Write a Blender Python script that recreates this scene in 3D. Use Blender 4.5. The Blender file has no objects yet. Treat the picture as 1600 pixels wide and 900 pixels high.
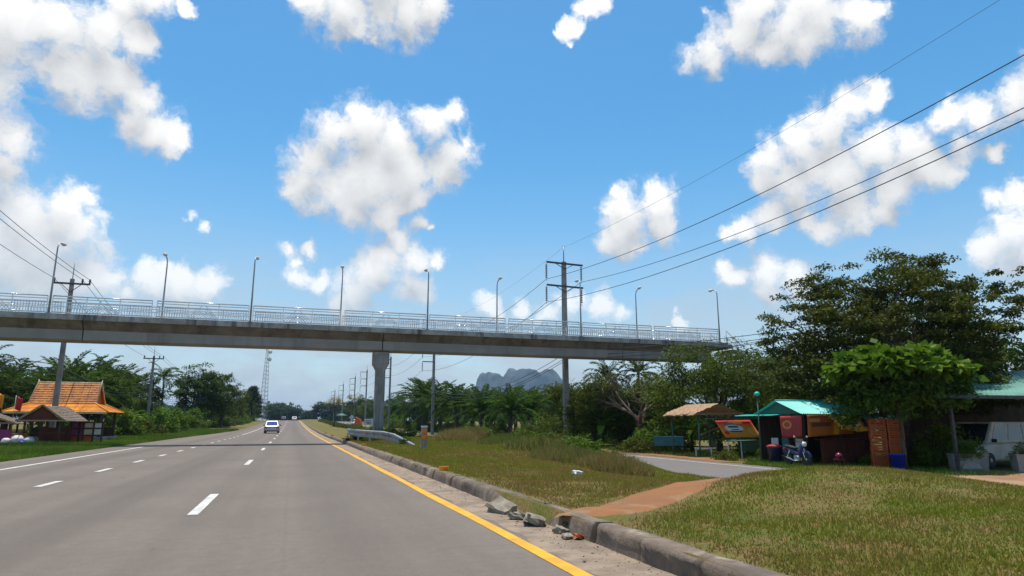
import bpy, math, random
import numpy as np
from mathutils import Vector, Matrix

S = bpy.context.scene
COL = S.collection
R = math.radians
rng = np.random.default_rng(7)
random.seed(7)

# ------------------------------------------------------------------ camera, sky, sun, exposure
cam = bpy.data.objects.new('camera', bpy.data.cameras.new('camera'))
COL.objects.link(cam)
cam.location = (0, 0, 1.3)
cam.rotation_euler = (R(90 + 11.577), 0, R(-18.167))
cam.data.sensor_width = 36.0
cam.data.lens = 1030 / 1600 * 36.0
cam.data.clip_start = 0.05
cam.data.clip_end = 12000
S.camera = cam
S.cycles.use_denoising = True
S.cycles.max_bounces = 6
S.cycles.transparent_max_bounces = 8
S.view_settings.view_transform = 'Standard'
S.view_settings.look = 'None'
S.view_settings.exposure = 0.35
S.view_settings.gamma = 1.0
S.view_settings.use_curve_mapping = False

SUN_EL, SUN_AZ = 79.0, 3.0            # degrees; azimuth from the road's direction (+Y) towards +X
sd = Vector((math.sin(R(SUN_AZ)) * math.cos(R(SUN_EL)), math.cos(R(SUN_AZ)) * math.cos(R(SUN_EL)), math.sin(R(SUN_EL))))
sun = bpy.data.objects.new('sun', bpy.data.lights.new('sun', 'SUN'))
COL.objects.link(sun)
sun.data.energy = 4.0
sun.data.angle = R(0.53)
sun.data.color = (1.0, 0.935, 0.83)
sun.rotation_euler = sd.to_track_quat('Z', 'Y').to_euler()
sun.location = (0, 0, 60)

PUFFS = """
-21.9 26.7 4.4; -18.8 27.2 3.8; -16.3 27.5 3.6; -14.0 28.0 2.8; -18.0 24.4 3.9; -14.9 25.2 3.8; -17.2 22.6 2.1; -13.3 24.0 2.7; -13.7 22.3 2.5;
-11.9 22.2 2.6; -10.6 21.6 1.8; -23.7 26.4 4.6; -22.8 22.6 4.2; -21.1 19.4 2.9; -21.5 17.3 2.9; -23.7 19.3 4.9; -22.7 24.7 3.5; -15.6 29.9 1.9;
-13.4 31.0 2.6; -10.8 31.2 1.2; -19.3 14.4 3.6; -17.5 15.5 2.7; -16.0 16.3 1.7; -18.5 12.5 4.6; -16.5 13.5 3.5; -20.2 11.8 4.5; -15.4 14.6 1.6;
-18.9 9.7 4.3; -15.9 10.6 3.7; -22.0 11.9 4.7; -14.3 10.3 1.9; -11.3 10.4 3.0; -8.7 10.9 3.1; -6.6 11.0 2.4; -12.5 9.7 2.0; -10.1 11.5 1.6;
-8.7 15.9 1.0; -7.9 15.3 1.0; -9.4 15.5 0.6; -0.5 33.5 2.9; 2.4 33.3 3.6; 5.4 33.3 3.4; 8.3 34.2 3.5; 10.4 34.9 2.5; 3.7 32.1 1.8;
-1.6 34.0 1.9; 4.6 31.6 1.1; 5.8 35.9 4.8; 1.9 24.1 3.6; 4.8 24.6 3.7; 7.3 23.5 3.6; 11.0 25.0 3.6; 12.7 26.1 1.8; 12.6 23.0 3.1;
0.4 21.7 3.6; -0.6 19.5 2.8; 2.2 19.2 4.6; 5.5 20.2 5.9; 8.8 21.0 5.4; 11.7 21.1 3.3; 4.2 17.5 2.7; 7.2 17.9 3.3; 9.8 18.9 2.6;
3.8 25.8 1.7; 13.7 24.0 1.3; 9.8 16.8 1.5; 8.3 15.7 2.1; 6.9 14.0 2.4; 9.5 13.9 2.8; 11.4 13.8 1.3; 6.4 12.2 3.4; 5.1 10.6 3.4;
9.1 11.7 3.4; 10.8 16.4 0.9; -1.3 14.4 1.4; 0.6 14.2 1.3; -0.3 12.2 2.1; -0.9 13.3 1.4; 1.6 11.6 2.0; 22.8 32.0 1.1; 24.2 32.8 1.4;
25.5 33.9 1.6; 23.5 31.3 0.7; 26.5 34.7 1.4; 21.7 32.0 0.6; 36.3 30.3 3.0; 39.4 31.0 3.6; 42.5 30.8 3.8; 45.5 30.0 3.7; 48.2 30.0 3.2;
49.8 30.2 1.6; 41.3 29.3 2.2; 44.2 29.2 2.2; 37.0 29.1 1.4; 40.6 32.6 3.3; 45.2 31.9 3.3; 36.2 32.9 1.2; 28.8 17.9 3.7; 31.1 18.6 3.0;
27.9 16.1 3.4; 31.4 16.7 2.8; 30.7 19.7 1.4; 26.7 15.6 2.1; 27.4 19.6 0.9; 29.5 15.2 2.2; 40.6 21.0 3.0; 43.2 22.0 3.4; 45.8 23.1 3.2;
47.5 24.2 2.0; 49.1 24.1 1.8; 42.4 19.0 4.4; 45.8 19.2 4.5; 48.7 20.4 3.6; 51.3 20.4 3.3; 53.8 21.6 2.7; 55.8 21.4 2.6; 57.8 22.1 2.9;
59.8 22.4 4.1; 49.7 17.8 3.2; 46.7 16.1 2.9; 44.5 15.3 2.3; 48.9 16.0 2.1; 52.2 18.5 2.6; 54.3 19.7 2.1; 38.1 15.7 2.3; 36.5 15.0 1.6;
40.2 16.2 2.1; 39.9 19.1 2.1; 43.6 15.8 1.5; 56.2 18.6 1.0; 37.3 11.7 2.3; 39.4 12.1 2.6; 41.6 11.7 2.4; 39.5 10.2 2.4; 41.9 10.4 1.9;
36.4 12.6 1.3; 55.8 15.6 1.6; 57.1 15.7 2.0; 54.8 12.3 2.1; 56.5 12.9 2.9; 57.5 11.2 4.0; 55.7 13.9 1.0; 25.5 9.7 2.6; 23.2 10.1 2.1;
27.2 9.2 1.7; 32.7 8.3 1.1; 21.5 9.3 2.1; 19.3 9.9 1.7; 15.9 10.5 2.3; 32.5 9.1 0.7
"""


class NT:
    """small node-tree writer"""
    def __init__(self, nt):
        self.nt = nt

    def n(self, t, **kw):
        nd = self.nt.nodes.new(t)
        for k, v in kw.items():
            setattr(nd, k, v)
        return nd

    def put(self, sock, v):
        if hasattr(v, 'is_output') or isinstance(v, bpy.types.NodeSocket):
            self.nt.links.new(v, sock)
        elif v is not None:
            sock.default_value = v

    def math(self, op, a, b=None, c=None, clamp=False):
        m = self.n('ShaderNodeMath', operation=op, use_clamp=clamp)
        for i, v in enumerate((a, b, c)):
            if v is not None:
                self.put(m.inputs[i], v)
        return m.outputs[0]

    def vmath(self, op, a, b=None, out=0):
        m = self.n('ShaderNodeVectorMath', operation=op)
        self.put(m.inputs[0], a)
        if b is not None:
            self.put(m.inputs[3 if op == 'SCALE' else 1], b)
        return m.outputs[out]

    def noise(self, vec, scale, detail=4, rough=0.55, col=False, dist=0.0):
        m = self.n('ShaderNodeTexNoise')
        self.put(m.inputs['Vector'], vec)
        m.inputs['Scale'].default_value = scale
        m.inputs['Detail'].default_value = detail
        m.inputs['Roughness'].default_value = rough
        m.inputs['Distortion'].default_value = dist
        return m.outputs['Color' if col else 'Fac']

    def mix(self, f, a, b, blend='MIX'):
        m = self.n('ShaderNodeMix', data_type='RGBA', blend_type=blend)
        self.put(m.inputs['Factor'], f)
        self.put(m.inputs['A'], a)
        self.put(m.inputs['B'], b)
        return m.outputs['Result']

    def sstep(self, v, lo, hi):
        m = self.n('ShaderNodeMapRange', interpolation_type='SMOOTHSTEP')
        self.put(m.inputs['Value'], v)
        m.inputs['From Min'].default_value = lo
        m.inputs['From Max'].default_value = hi
        return m.outputs['Result']


def cloud_group(full):
    """full: the cloud outline; else a coarse field that only says how much cloud lies above a point"""
    g = bpy.data.node_groups.new('cloud_field', 'ShaderNodeTree')
    g.interface.new_socket('Vector', in_out='INPUT', socket_type='NodeSocketVector')
    g.interface.new_socket('Density', in_out='OUTPUT', socket_type='NodeSocketFloat')
    g.interface.new_socket('Smooth', in_out='OUTPUT', socket_type='NodeSocketFloat')
    t = NT(g)
    v = t.n('NodeGroupInput').outputs[0]
    o = t.n('NodeGroupOutput')
    w = t.vmath('ADD', v, t.vmath('SCALE', t.vmath('SUBTRACT', t.noise(v, 9.0, 3, 0.5, True), (0.5, 0.5, 0.5)), 0.045))
    if full:
        w = t.vmath('ADD', w, t.vmath('SCALE', t.vmath('SUBTRACT', t.noise(v, 30.0, 4, 0.65, True), (0.5, 0.5, 0.5)), 0.034))
    acc = None
    for p in PUFFS.replace('\n', ' ').split(';'):
        if not p.strip():
            continue
        az, el, r = (float(q) for q in p.split())
        c = (math.sin(R(az)) * math.cos(R(el)), math.cos(R(az)) * math.cos(R(el)), math.sin(R(el)))
        if not full and r < 2.3:
            continue
        r = r * 0.0118
        d = t.math('MULTIPLY_ADD', t.vmath('DISTANCE', w, c, out=1), -1.0 / r, 1.0)
        acc = d if acc is None else t.math('SMOOTH_MAX', acc, d, 0.5)
    acc = t.math('MAXIMUM', acc, -1.5)
    # beyond the charted part of the sky the same kind of broken cumulus goes on
    ax = t.vmath('DOT_PRODUCT', v, (0.305, 0.931, 0.2), out=1)
    wide = t.math('MULTIPLY_ADD', t.noise(v, 3.2, 6, 0.55), 7.0, -3.95)
    wide = t.math('SUBTRACT', wide, t.math('MULTIPLY', t.sstep(ax, 0.72, 0.80), 3.0))
    acc = t.math('MAXIMUM', acc, wide)
    t.put(o.inputs[1], acc)
    if full:
        acc = t.math('ADD', acc, t.math('MULTIPLY_ADD', t.noise(w, 21.0, 7, 0.64), 2.2, -1.10))
    t.put(o.inputs[0], acc)
    return g


def make_world():
    w = bpy.data.worlds.new('World')
    S.world = w
    w.use_nodes = True
    w.cycles.sampling_method = 'NONE'
    nt = w.node_tree
    nt.nodes.clear()
    t = NT(nt)
    sky = t.n('ShaderNodeTexSky', sky_type='NISHITA', sun_disc=False)
    sky.sun_elevation = R(SUN_EL)
    sky.sun_rotation = R(SUN_AZ)
    sky.air_density = 1.0
    sky.dust_density = 0.6
    sky.ozone_density = 0.7
    v = t.n('ShaderNodeTexCoord').outputs['Generated']
    def field(vec, g):
        q = t.n('ShaderNodeGroup')
        q.node_tree = g
        t.put(q.inputs[0], vec)
        return q.outputs
    d1, s1 = field(v, cloud_group(True))[:2]
    d2 = field(t.vmath('NORMALIZE', t.vmath('ADD', v, (0.004, 0.0, 0.045))), cloud_group(False))[1]
    z = t.n('ShaderNodeSeparateXYZ')
    t.put(z.inputs[0], v)
    el = z.outputs[2]
    alpha = t.sstep(d1, -0.15, 0.62)
    lit = t.math('MULTIPLY_ADD', t.math('SUBTRACT', s1, d2), 0.62, 0.42)
    lit = t.math('ADD', lit, t.math('MULTIPLY', t.math('SUBTRACT', d1, s1), 0.30))
    lit = t.math('SUBTRACT', lit, t.math('MULTIPLY', t.sstep(s1, 0.5, 1.3), 0.12))
    lit = t.math('ADD', lit, t.math('MULTIPLY_ADD', t.noise(v, 60.0, 5, 0.6), 0.20, -0.10), clamp=True)
    ccol = t.mix(lit, (2.95, 3.1, 3.3, 1), (6.7, 6.65, 6.5, 1))
    # thin veils low over the horizon
    sv = t.vmath('MULTIPLY', v, (1.0, 1.0, 3.2))
    veil = t.math('MULTIPLY', t.sstep(t.noise(sv, 6.0, 6, 0.6), 0.30, 0.62), t.math('SUBTRACT', 1.0, t.sstep(el, 0.04, 0.30)))
    veil = t.math('MULTIPLY', veil, 0.85)
    hs = t.n('ShaderNodeHueSaturation')
    hs.inputs['Saturation'].default_value = 1.40
    hs.inputs['Hue'].default_value = 0.488
    t.put(hs.inputs['Color'], sky.outputs[0])
    skyc = t.mix(t.math('MULTIPLY', t.math('SUBTRACT', 1.0, t.sstep(el, -0.05, 0.42)), 0.55), hs.outputs[0], (3.1, 3.8, 4.35, 1))
    skyc = t.mix(veil, skyc, (3.4, 3.75, 4.05, 1))
    alpha = t.math('MULTIPLY', alpha, t.math('MULTIPLY_ADD', t.sstep(el, 0.02, 0.28), 0.45, 0.55))
    out = t.mix(alpha, skyc, ccol)
    bg = t.n('ShaderNodeBackground')
    t.put(bg.inputs[0], out)
    bg.inputs[1].default_value = 0.13
    o = t.n('ShaderNodeOutputWorld')
    nt.links.new(bg.outputs[0], o.inputs[0])


make_world()

# ------------------------------------------------------------------ materials
def material(name, col, col2=None, rough=0.75, metal=0.0, scale=4.0, detail=5, bump=0.0, bscale=40.0, spec=0.4,
             stretch=(1, 1, 1), spots=None, lo=0.35, hi=0.65, streak=None, coords='Object', alpha=None):
    m = bpy.data.materials.new(name)
    m.use_nodes = True
    t = NT(m.node_tree)
    b = m.node_tree.nodes['Principled BSDF']
    v = t.n('ShaderNodeTexCoord').outputs[coords]
    vs = t.vmath('MULTIPLY', v, stretch)
    c4 = lambda c: (c[0], c[1], c[2], 1)
    c = c4(col)
    if col2:
        c = t.mix(t.sstep(t.noise(vs, scale, detail, 0.6), lo, hi), c4(col), c4(col2))
    if streak:                                     # (colour, scale, amount): rain streaks and grime
        sv = t.vmath('MULTIPLY', v, (1.0, 1.0, 0.07))
        k = t.math('MULTIPLY', t.sstep(t.noise(sv, streak[1], 4, 0.65), 0.5, 0.72), streak[2])
        c = t.mix(k, c, c4(streak[0]))
    if spots:                                      # (colour, scale, lo, hi)
        c = t.mix(t.sstep(t.noise(v, spots[1], 3, 0.6), spots[2], spots[3]), c, c4(spots[0]))
    t.put(b.inputs['Base Color'], c)
    b.inputs['Roughness'].default_value = rough
    b.inputs['Metallic'].default_value = metal
    b.inputs['Specular IOR Level'].default_value = spec
    if bump:
        bn = t.n('ShaderNodeBump')
        bn.inputs['Strength'].default_value = bump
        bn.inputs['Distance'].default_value = 0.02
        t.put(bn.inputs['Height'], t.noise(vs, bscale, 6, 0.65))
        t.put(b.inputs['Normal'], bn.outputs[0])
    return m


def leaf_material(name, dark, light, trans=0.3, rough=0.6, spec=0.12):
    m = bpy.data.materials.new(name)
    m.use_nodes = True
    t = NT(m.node_tree)
    b = m.node_tree.nodes['Principled BSDF']
    a = t.n('ShaderNodeAttribute', attribute_name='tint')
    c = t.mix(a.outputs['Fac'], (*dark, 1), (*light, 1))
    rnd = t.n('ShaderNodeObjectInfo').outputs['Random']
    hs = t.n('ShaderNodeHueSaturation')
    t.put(hs.inputs['Value'], t.math('MULTIPLY_ADD', rnd, 0.5, 0.75))
    t.put(hs.inputs['Hue'], t.math('MULTIPLY_ADD', rnd, 0.03, 0.485))
    t.put(hs.inputs['Color'], c)
    c = hs.outputs[0]
    t.put(b.inputs['Base Color'], c)
    b.inputs['Roughness'].default_value = rough
    b.inputs['Specular IOR Level'].default_value = spec
    tr = t.n('ShaderNodeBsdfTranslucent')
    t.put(tr.inputs[0], c)
    mx = t.n('ShaderNodeMixShader')
    mx.inputs[0].default_value = trans
    m.node_tree.links.new(b.outputs[0], mx.inputs[1])
    m.node_tree.links.new(tr.outputs[0], mx.inputs[2])
    m.node_tree.links.new(mx.outputs[0], m.node_tree.nodes['Material Output'].inputs[0])
    return m


M = {}
M['concrete'] = material('concrete', (0.24, 0.225, 0.20), (0.34, 0.325, 0.30), 0.85, scale=1.3, bump=0.25, bscale=18, streak=((0.10, 0.09, 0.075), 2.2, 0.6))
M['girder'] = material('girder_concrete', (0.26, 0.245, 0.225), (0.32, 0.30, 0.28), 0.85, scale=0.5, bump=0.2, bscale=14, streak=((0.13, 0.115, 0.10), 0.9, 0.45))
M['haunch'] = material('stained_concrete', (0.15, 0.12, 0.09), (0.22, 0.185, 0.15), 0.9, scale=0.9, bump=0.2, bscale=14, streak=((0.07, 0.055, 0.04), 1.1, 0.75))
M['slab'] = material('slab_concrete', (0.42, 0.40, 0.36), (0.27, 0.25, 0.22), 0.9, scale=1.6, bump=0.25, bscale=14, streak=((0.07, 0.065, 0.055), 1.6, 0.85))
M['galv'] = material('galvanised_steel', (0.76, 0.76, 0.75), (0.64, 0.64, 0.64), 0.14, metal=0.6, scale=8, spec=0.5)
M['galv_dull'] = material('dull_galvanised_steel', (0.40, 0.41, 0.43), (0.30, 0.31, 0.33), 0.5, metal=0.6, scale=3, spots=((0.20, 0.13, 0.08), 2.2, 0.62, 0.72))
M['lampwhite'] = material('lamp_housing', (0.75, 0.76, 0.76), (0.62, 0.62, 0.6), 0.4, scale=5)
M['lens'] = material('lamp_lens', (0.28, 0.27, 0.25), (0.4, 0.39, 0.36), 0.25, scale=9)
M['pole'] = material('pole_concrete', (0.30, 0.285, 0.265), (0.22, 0.205, 0.19), 0.9, scale=2, bump=0.15, bscale=20, streak=((0.12, 0.10, 0.09), 5, 0.5))
M['darksteel'] = material('dark_steel', (0.06, 0.062, 0.068), (0.10, 0.095, 0.09), 0.6, metal=0.4, scale=6)
M['porcelain'] = material('brown_porcelain', (0.07, 0.055, 0.05), (0.11, 0.10, 0.10), 0.3, scale=9)
M['wire'] = material('cable', (0.035, 0.037, 0.042), (0.06, 0.06, 0.065), 0.6, scale=3)
M['yellow'] = material('yellow_road_paint', (0.72, 0.36, 0.012), (0.60, 0.28, 0.012), 0.7, scale=2.5, bump=0.15, bscale=120, spots=((0.26, 0.19, 0.12), 7.0, 0.57, 0.72))
M['white'] = material('white_road_paint', (0.62, 0.60, 0.56), (0.48, 0.46, 0.42), 0.7, scale=3, bump=0.15, bscale=120, spots=((0.20, 0.17, 0.15), 9.0, 0.54, 0.70))
M['kerb'] = material('kerb_concrete', (0.20, 0.15, 0.11), (0.115, 0.09, 0.07), 0.95, scale=2.6, bump=0.7, bscale=26, spots=((0.30, 0.245, 0.19), 1.9, 0.56, 0.72))
M['rubble'] = material('broken_concrete', (0.30, 0.265, 0.20), (0.19, 0.16, 0.125), 0.95, scale=5, bump=0.6, bscale=30)
M['shoulder'] = material('sandy_shoulder', (0.31, 0.235, 0.165), (0.19, 0.145, 0.105), 0.95, scale=2.4, bump=0.6, bscale=60, spots=((0.13, 0.11, 0.09), 14, 0.6, 0.7), coords='Object')
M['dirt'] = material('red_dirt', (0.27, 0.11, 0.035), (0.21, 0.095, 0.038), 0.95, scale=1.2, bump=0.5, bscale=40, spots=((0.26, 0.165, 0.085), 2.0, 0.5, 0.7))
M['dirtyard'] = material('pale_dirt', (0.31, 0.20, 0.115), (0.24, 0.125, 0.06), 0.95, scale=0.8, bump=0.5, bscale=30)
M['orange'] = material('orange_reflector', (0.80, 0.20, 0.01), (0.70, 0.17, 0.01), 0.35, scale=6)
M['amber'] = material('amber_marker', (0.85, 0.33, 0.015), (0.72, 0.25, 0.012), 0.4, scale=6)
M['tileroof'] = material('orange_roof_tiles', (0.52, 0.17, 0.006), (0.28, 0.08, 0.006), 0.6, scale=1.4, stretch=(1.6, 1, .5), bump=0.3, bscale=16)
M['tilelow'] = material('bright_orange_roof_tiles', (0.78, 0.30, 0.008), (0.62, 0.20, 0.008), 0.6, scale=1.3, bump=0.3, bscale=16)
M['roofedge'] = material('pale_roof_ridge', (0.72, 0.60, 0.42), (0.55, 0.40, 0.25), 0.7, scale=3)
M['thatch'] = material('palm_thatch', (0.24, 0.19, 0.145), (0.13, 0.105, 0.08), 0.95, scale=9, stretch=(1, 1, 4), bump=0.8, bscale=40)
M['thatchtan'] = material('tan_thatch', (0.45, 0.29, 0.17), (0.30, 0.19, 0.11), 0.95, scale=9, bump=0.8, bscale=40)
M['wood'] = material('dark_wood', (0.045, 0.028, 0.02), (0.075, 0.045, 0.03), 0.8, scale=5, stretch=(1, 1, .2))
M['redwood'] = material('red_brown_boards', (0.16, 0.04, 0.022), (0.10, 0.028, 0.018), 0.8, scale=5, stretch=(1, 1, .2))
M['tan'] = material('tan_wood', (0.40, 0.27, 0.17), (0.30, 0.2, 0.12), 0.8, scale=5)
M['purple'] = material('purple_cloth', (0.33, 0.055, 0.24), (0.24, 0.04, 0.18), 0.8, scale=3)
M['cream'] = material('cream_panel', (0.58, 0.48, 0.34), (0.46, 0.38, 0.28), 0.8, scale=3)
M['palewhite'] = material('dirty_white', (0.66, 0.66, 0.66), (0.50, 0.50, 0.52), 0.6, scale=3)
M['blueplastic'] = material('blue_plastic', (0.02, 0.045, 0.42), (0.02, 0.035, 0.32), 0.4, scale=4)
M['redcloth'] = material('red_cloth', (0.50, 0.035, 0.025), (0.38, 0.025, 0.02), 0.7, scale=4)
M['turq'] = material('turquoise_sheet', (0.03, 0.50, 0.43), (0.035, 0.42, 0.37), 0.45, scale=1.5, spots=((0.05, 0.30, 0.27), 1.0, 0.62, 0.75))
M['palegreen'] = material('pale_green_sheet', (0.15, 0.33, 0.25), (0.10, 0.24, 0.18), 0.5, scale=0.9, streak=((0.10, 0.15, 0.12), 1.1, 0.6))
M['greenpaint'] = material('green_paint', (0.035, 0.13, 0.095), (0.03, 0.10, 0.08), 0.6, scale=4)
M['tealpaint'] = material('teal_paint', (0.02, 0.14, 0.17), (0.02, 0.10, 0.12), 0.6, scale=3)
M['cratered'] = material('orange_plastic', (0.50, 0.10, 0.012), (0.38, 0.075, 0.012), 0.5, scale=4)
M['black'] = material('black_rubber', (0.018, 0.018, 0.02), (0.03, 0.03, 0.03), 0.7, scale=8)
M['chrome'] = material('chrome', (0.75, 0.75, 0.76), (0.65, 0.65, 0.66), 0.15, metal=1.0, scale=8)
M['navy'] = material('navy_paint', (0.012, 0.02, 0.10), (0.012, 0.018, 0.085), 0.2, scale=4, spec=0.6)
M['maroon'] = material('maroon_paint', (0.22, 0.02, 0.06), (0.2, 0.02, 0.055), 0.25, scale=4)
M['carsilver'] = material('silver_car_paint', (0.36, 0.36, 0.35), (0.32, 0.32, 0.31), 0.3, metal=0.3, scale=2, spec=0.6)
M['carwhite'] = material('white_car_paint', (0.74, 0.74, 0.73), (0.68, 0.68, 0.67), 0.3, scale=2, spec=0.6)
M['dustyshadewhite'] = material('dusty_shaded_white_paint', (0.50, 0.485, 0.45), (0.36, 0.33, 0.28), 0.5, scale=1.5, spec=0.4)  # dusty van paint, darkened further to carry the shade under the shelter roof
M['glass'] = material('dark_glass', (0.012, 0.016, 0.022), (0.02, 0.024, 0.03), 0.06, scale=2, spec=0.9)
M['bluefilm'] = material('blue_window_film', (0.02, 0.06, 0.24), (0.03, 0.07, 0.2), 0.08, scale=2, spec=0.9)
M['taillight'] = material('tail_light', (0.45, 0.015, 0.012), (0.35, 0.012, 0.01), 0.25, scale=6)
M['bark'] = material('bark', (0.115, 0.09, 0.07), (0.06, 0.048, 0.038), 0.95, scale=6, stretch=(1, 1, .25), bump=0.9, bscale=18)
M['deadwood'] = material('dead_wood', (0.30, 0.22, 0.17), (0.17, 0.09, 0.06), 0.9, scale=2, stretch=(1, 1, .3), bump=0.5, bscale=18)
M['rock'] = material('limestone', (0.085, 0.095, 0.09), (0.02, 0.035, 0.02), 0.95, scale=0.02, detail=8, bump=0.0)
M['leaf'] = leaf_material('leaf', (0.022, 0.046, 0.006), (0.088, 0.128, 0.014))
M['leafolive'] = leaf_material('olive_leaf', (0.035, 0.056, 0.007), (0.13, 0.158, 0.017))
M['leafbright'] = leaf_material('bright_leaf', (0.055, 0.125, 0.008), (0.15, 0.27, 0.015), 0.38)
M['leafbush'] = leaf_material('bush_leaf', (0.04, 0.085, 0.006), (0.14, 0.21, 0.015))
M['leaffar'] = leaf_material('far_leaf', (0.020, 0.04, 0.012), (0.06, 0.09, 0.028))
M['leafyellow'] = leaf_material('yellow_blossom', (0.16, 0.15, 0.03), (0.42, 0.36, 0.09), 0.4)
M['palmleaf'] = leaf_material('palm_leaf', (0.016, 0.040, 0.004), (0.062, 0.108, 0.010), 0.25, 0.7, 0.05)
M['dryleaf'] = leaf_material('dry_grass_blade', (0.20, 0.15, 0.05), (0.36, 0.25, 0.10), 0.3)
M['grassblade'] = leaf_material('grass_blade', (0.26, 0.165, 0.045), (0.20, 0.215, 0.015), 0.3, 0.6, 0.25)
M['grassgreen'] = leaf_material('green_grass_blade', (0.09, 0.15, 0.014), (0.17, 0.26, 0.022), 0.3, 0.6, 0.25)


def asphalt(name, base, alt, tracks=True):
    m = bpy.data.materials.new(name)
    m.use_nodes = True
    t = NT(m.node_tree)
    b = m.node_tree.nodes['Principled BSDF']
    v = t.n('ShaderNodeTexCoord').outputs['Object']
    c = t.mix(t.sstep(t.noise(v, 0.35, 5, 0.6), 0.35, 0.65), (*base, 1), (*alt, 1))
    if tracks:                                    # long wear bands where wheels run, oil in the lane's middle
        sv = t.vmath('MULTIPLY', v, (1.0, 0.012, 1.0))
        k = t.sstep(t.noise(sv, 0.95, 4, 0.55), 0.42, 0.68)
        c = t.mix(t.math('MULTIPLY', k, 0.5), c, (base[0] * .6, base[1] * .6, base[2] * .6, 1))
        tx = t.n('ShaderNodeSeparateXYZ')
        t.put(tx.inputs[0], v)
        band = t.math('COSINE', t.math('MULTIPLY', t.math('SUBTRACT', tx.outputs[0], 0.75), 2 * math.pi / 3.68))
        band = t.math('MULTIPLY', t.sstep(band, 0.35, 1.0), t.math('MULTIPLY_ADD', t.noise(sv, 2.3, 4, 0.6), 0.7, 0.05))
        c = t.mix(band, c, (base[0] * .55, base[1] * .55, base[2] * .56, 1))
    blot = t.sstep(t.noise(t.vmath('MULTIPLY', v, (2.2, 0.7, 1)), 1.5, 3, 0.5), 0.69, 0.76)
    c = t.mix(t.math('MULTIPLY', blot, 0.4), c, (0.05, 0.045, 0.042, 1))
    sx = t.n('ShaderNodeSeparateXYZ')
    t.put(sx.inputs[0], t.vmath('ADD', v, t.vmath('SCALE', t.noise(v, .6, 3, .6, True), .12)))
    seam = t.math('ABSOLUTE', t.math('SUBTRACT', t.math('PINGPONG', t.math('ADD', sx.outputs[0], 20.06), 3.66), 1.83))
    c = t.mix(t.math('MULTIPLY', t.math('SUBTRACT', 1.0, t.sstep(seam, .008, .03)), .10), c, (.055, .048, .042, 1))
    c = t.mix(t.math('MULTIPLY', t.sstep(t.noise(v, 6.0, 7, 0.75), 0.36, 0.66), 0.42), c, (base[0] * .62, base[1] * .62, base[2] * .62, 1))
    c = t.mix(t.math('MULTIPLY', t.sstep(t.noise(v, 17.0, 5, 0.75), 0.55, 0.70), 0.35), c, (base[0] * 1.5, base[1] * 1.48, base[2] * 1.45, 1))
    g = t.noise(v, 55.0, 3, 0.7)
    c = t.mix(t.math('MULTIPLY', t.sstep(g, 0.52, 0.72), 0.35), c, (base[0] * 1.8, base[1] * 1.75, base[2] * 1.65, 1))
    c = t.mix(t.math('MULTIPLY', t.sstep(t.noise(v, 90.0, 2, 0.6), 0.55, 0.7), 0.45), c, (0.05, 0.046, 0.043, 1))
    t.put(b.inputs['Base Color'], c)
    b.inputs['Roughness'].default_value = 0.85
    b.inputs['Specular IOR Level'].default_value = 0.3
    bn = t.n('ShaderNodeBump')
    bn.inputs['Strength'].default_value = 0.5
    bn.inputs['Distance'].default_value = 0.008
    t.put(bn.inputs['Height'], g)
    t.put(b.inputs['Normal'], bn.outputs[0])
    return m


M['asphalt'] = asphalt('asphalt', (0.182, 0.150, 0.122), (0.155, 0.128, 0.106))
M['asphalt2'] = asphalt('frontage_asphalt', (0.175, 0.158, 0.145), (0.155, 0.14, 0.128), False)


def ground_material():
    m = bpy.data.materials.new('grassy_ground')
    m.use_nodes = True
    t = NT(m.node_tree)
    b = m.node_tree.nodes['Principled BSDF']
    v = t.n('ShaderNodeTexCoord').outputs['Object']
    c = t.mix(t.sstep(t.noise(v, 0.55, 6, 0.62), 0.38, 0.62), (0.095, 0.115, 0.020, 1), (0.17, 0.135, 0.045, 1))
    c = t.mix(t.sstep(t.noise(v, 3.5, 5, 0.65), 0.46, 0.66), c, (0.20, 0.12, 0.055, 1))
    c = t.mix(t.math('MULTIPLY', t.sstep(t.noise(v, 22.0, 4, 0.65), 0.45, 0.7), 0.7), c, (0.05, 0.06, 0.012, 1))
    t.put(b.inputs['Base Color'], c)
    b.inputs['Roughness'].default_value = 0.95
    b.inputs['Specular IOR Level'].default_value = 0.15
    bn = t.n('ShaderNodeBump')
    bn.inputs['Strength'].default_value = 0.8
    bn.inputs['Distance'].default_value = 0.04
    t.put(bn.inputs['Height'], t.noise(v, 14.0, 6, 0.7))
    t.put(b.inputs['Normal'], bn.outputs[0])
    return m


M['ground'] = ground_material()

# ------------------------------------------------------------------ mesh helpers
def link(o, parent=None):
    COL.objects.link(o)
    if parent is not None:
        o.parent = parent
    return o


def tag(o, label=None, cat=None, group=None, kind=None):
    if label: o['label'] = label
    if cat: o['category'] = cat
    if group: o['group'] = group
    if kind: o['kind'] = kind
    return o


def thing(name, label, cat, loc=(0, 0, 0), rz=0.0, group=None):
    o = bpy.data.objects.new(name, None)
    o.empty_display_size = 0.2
    link(o)
    o.location = loc
    o.rotation_euler = (0, 0, rz)
    return tag(o, label, cat, group)


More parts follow.
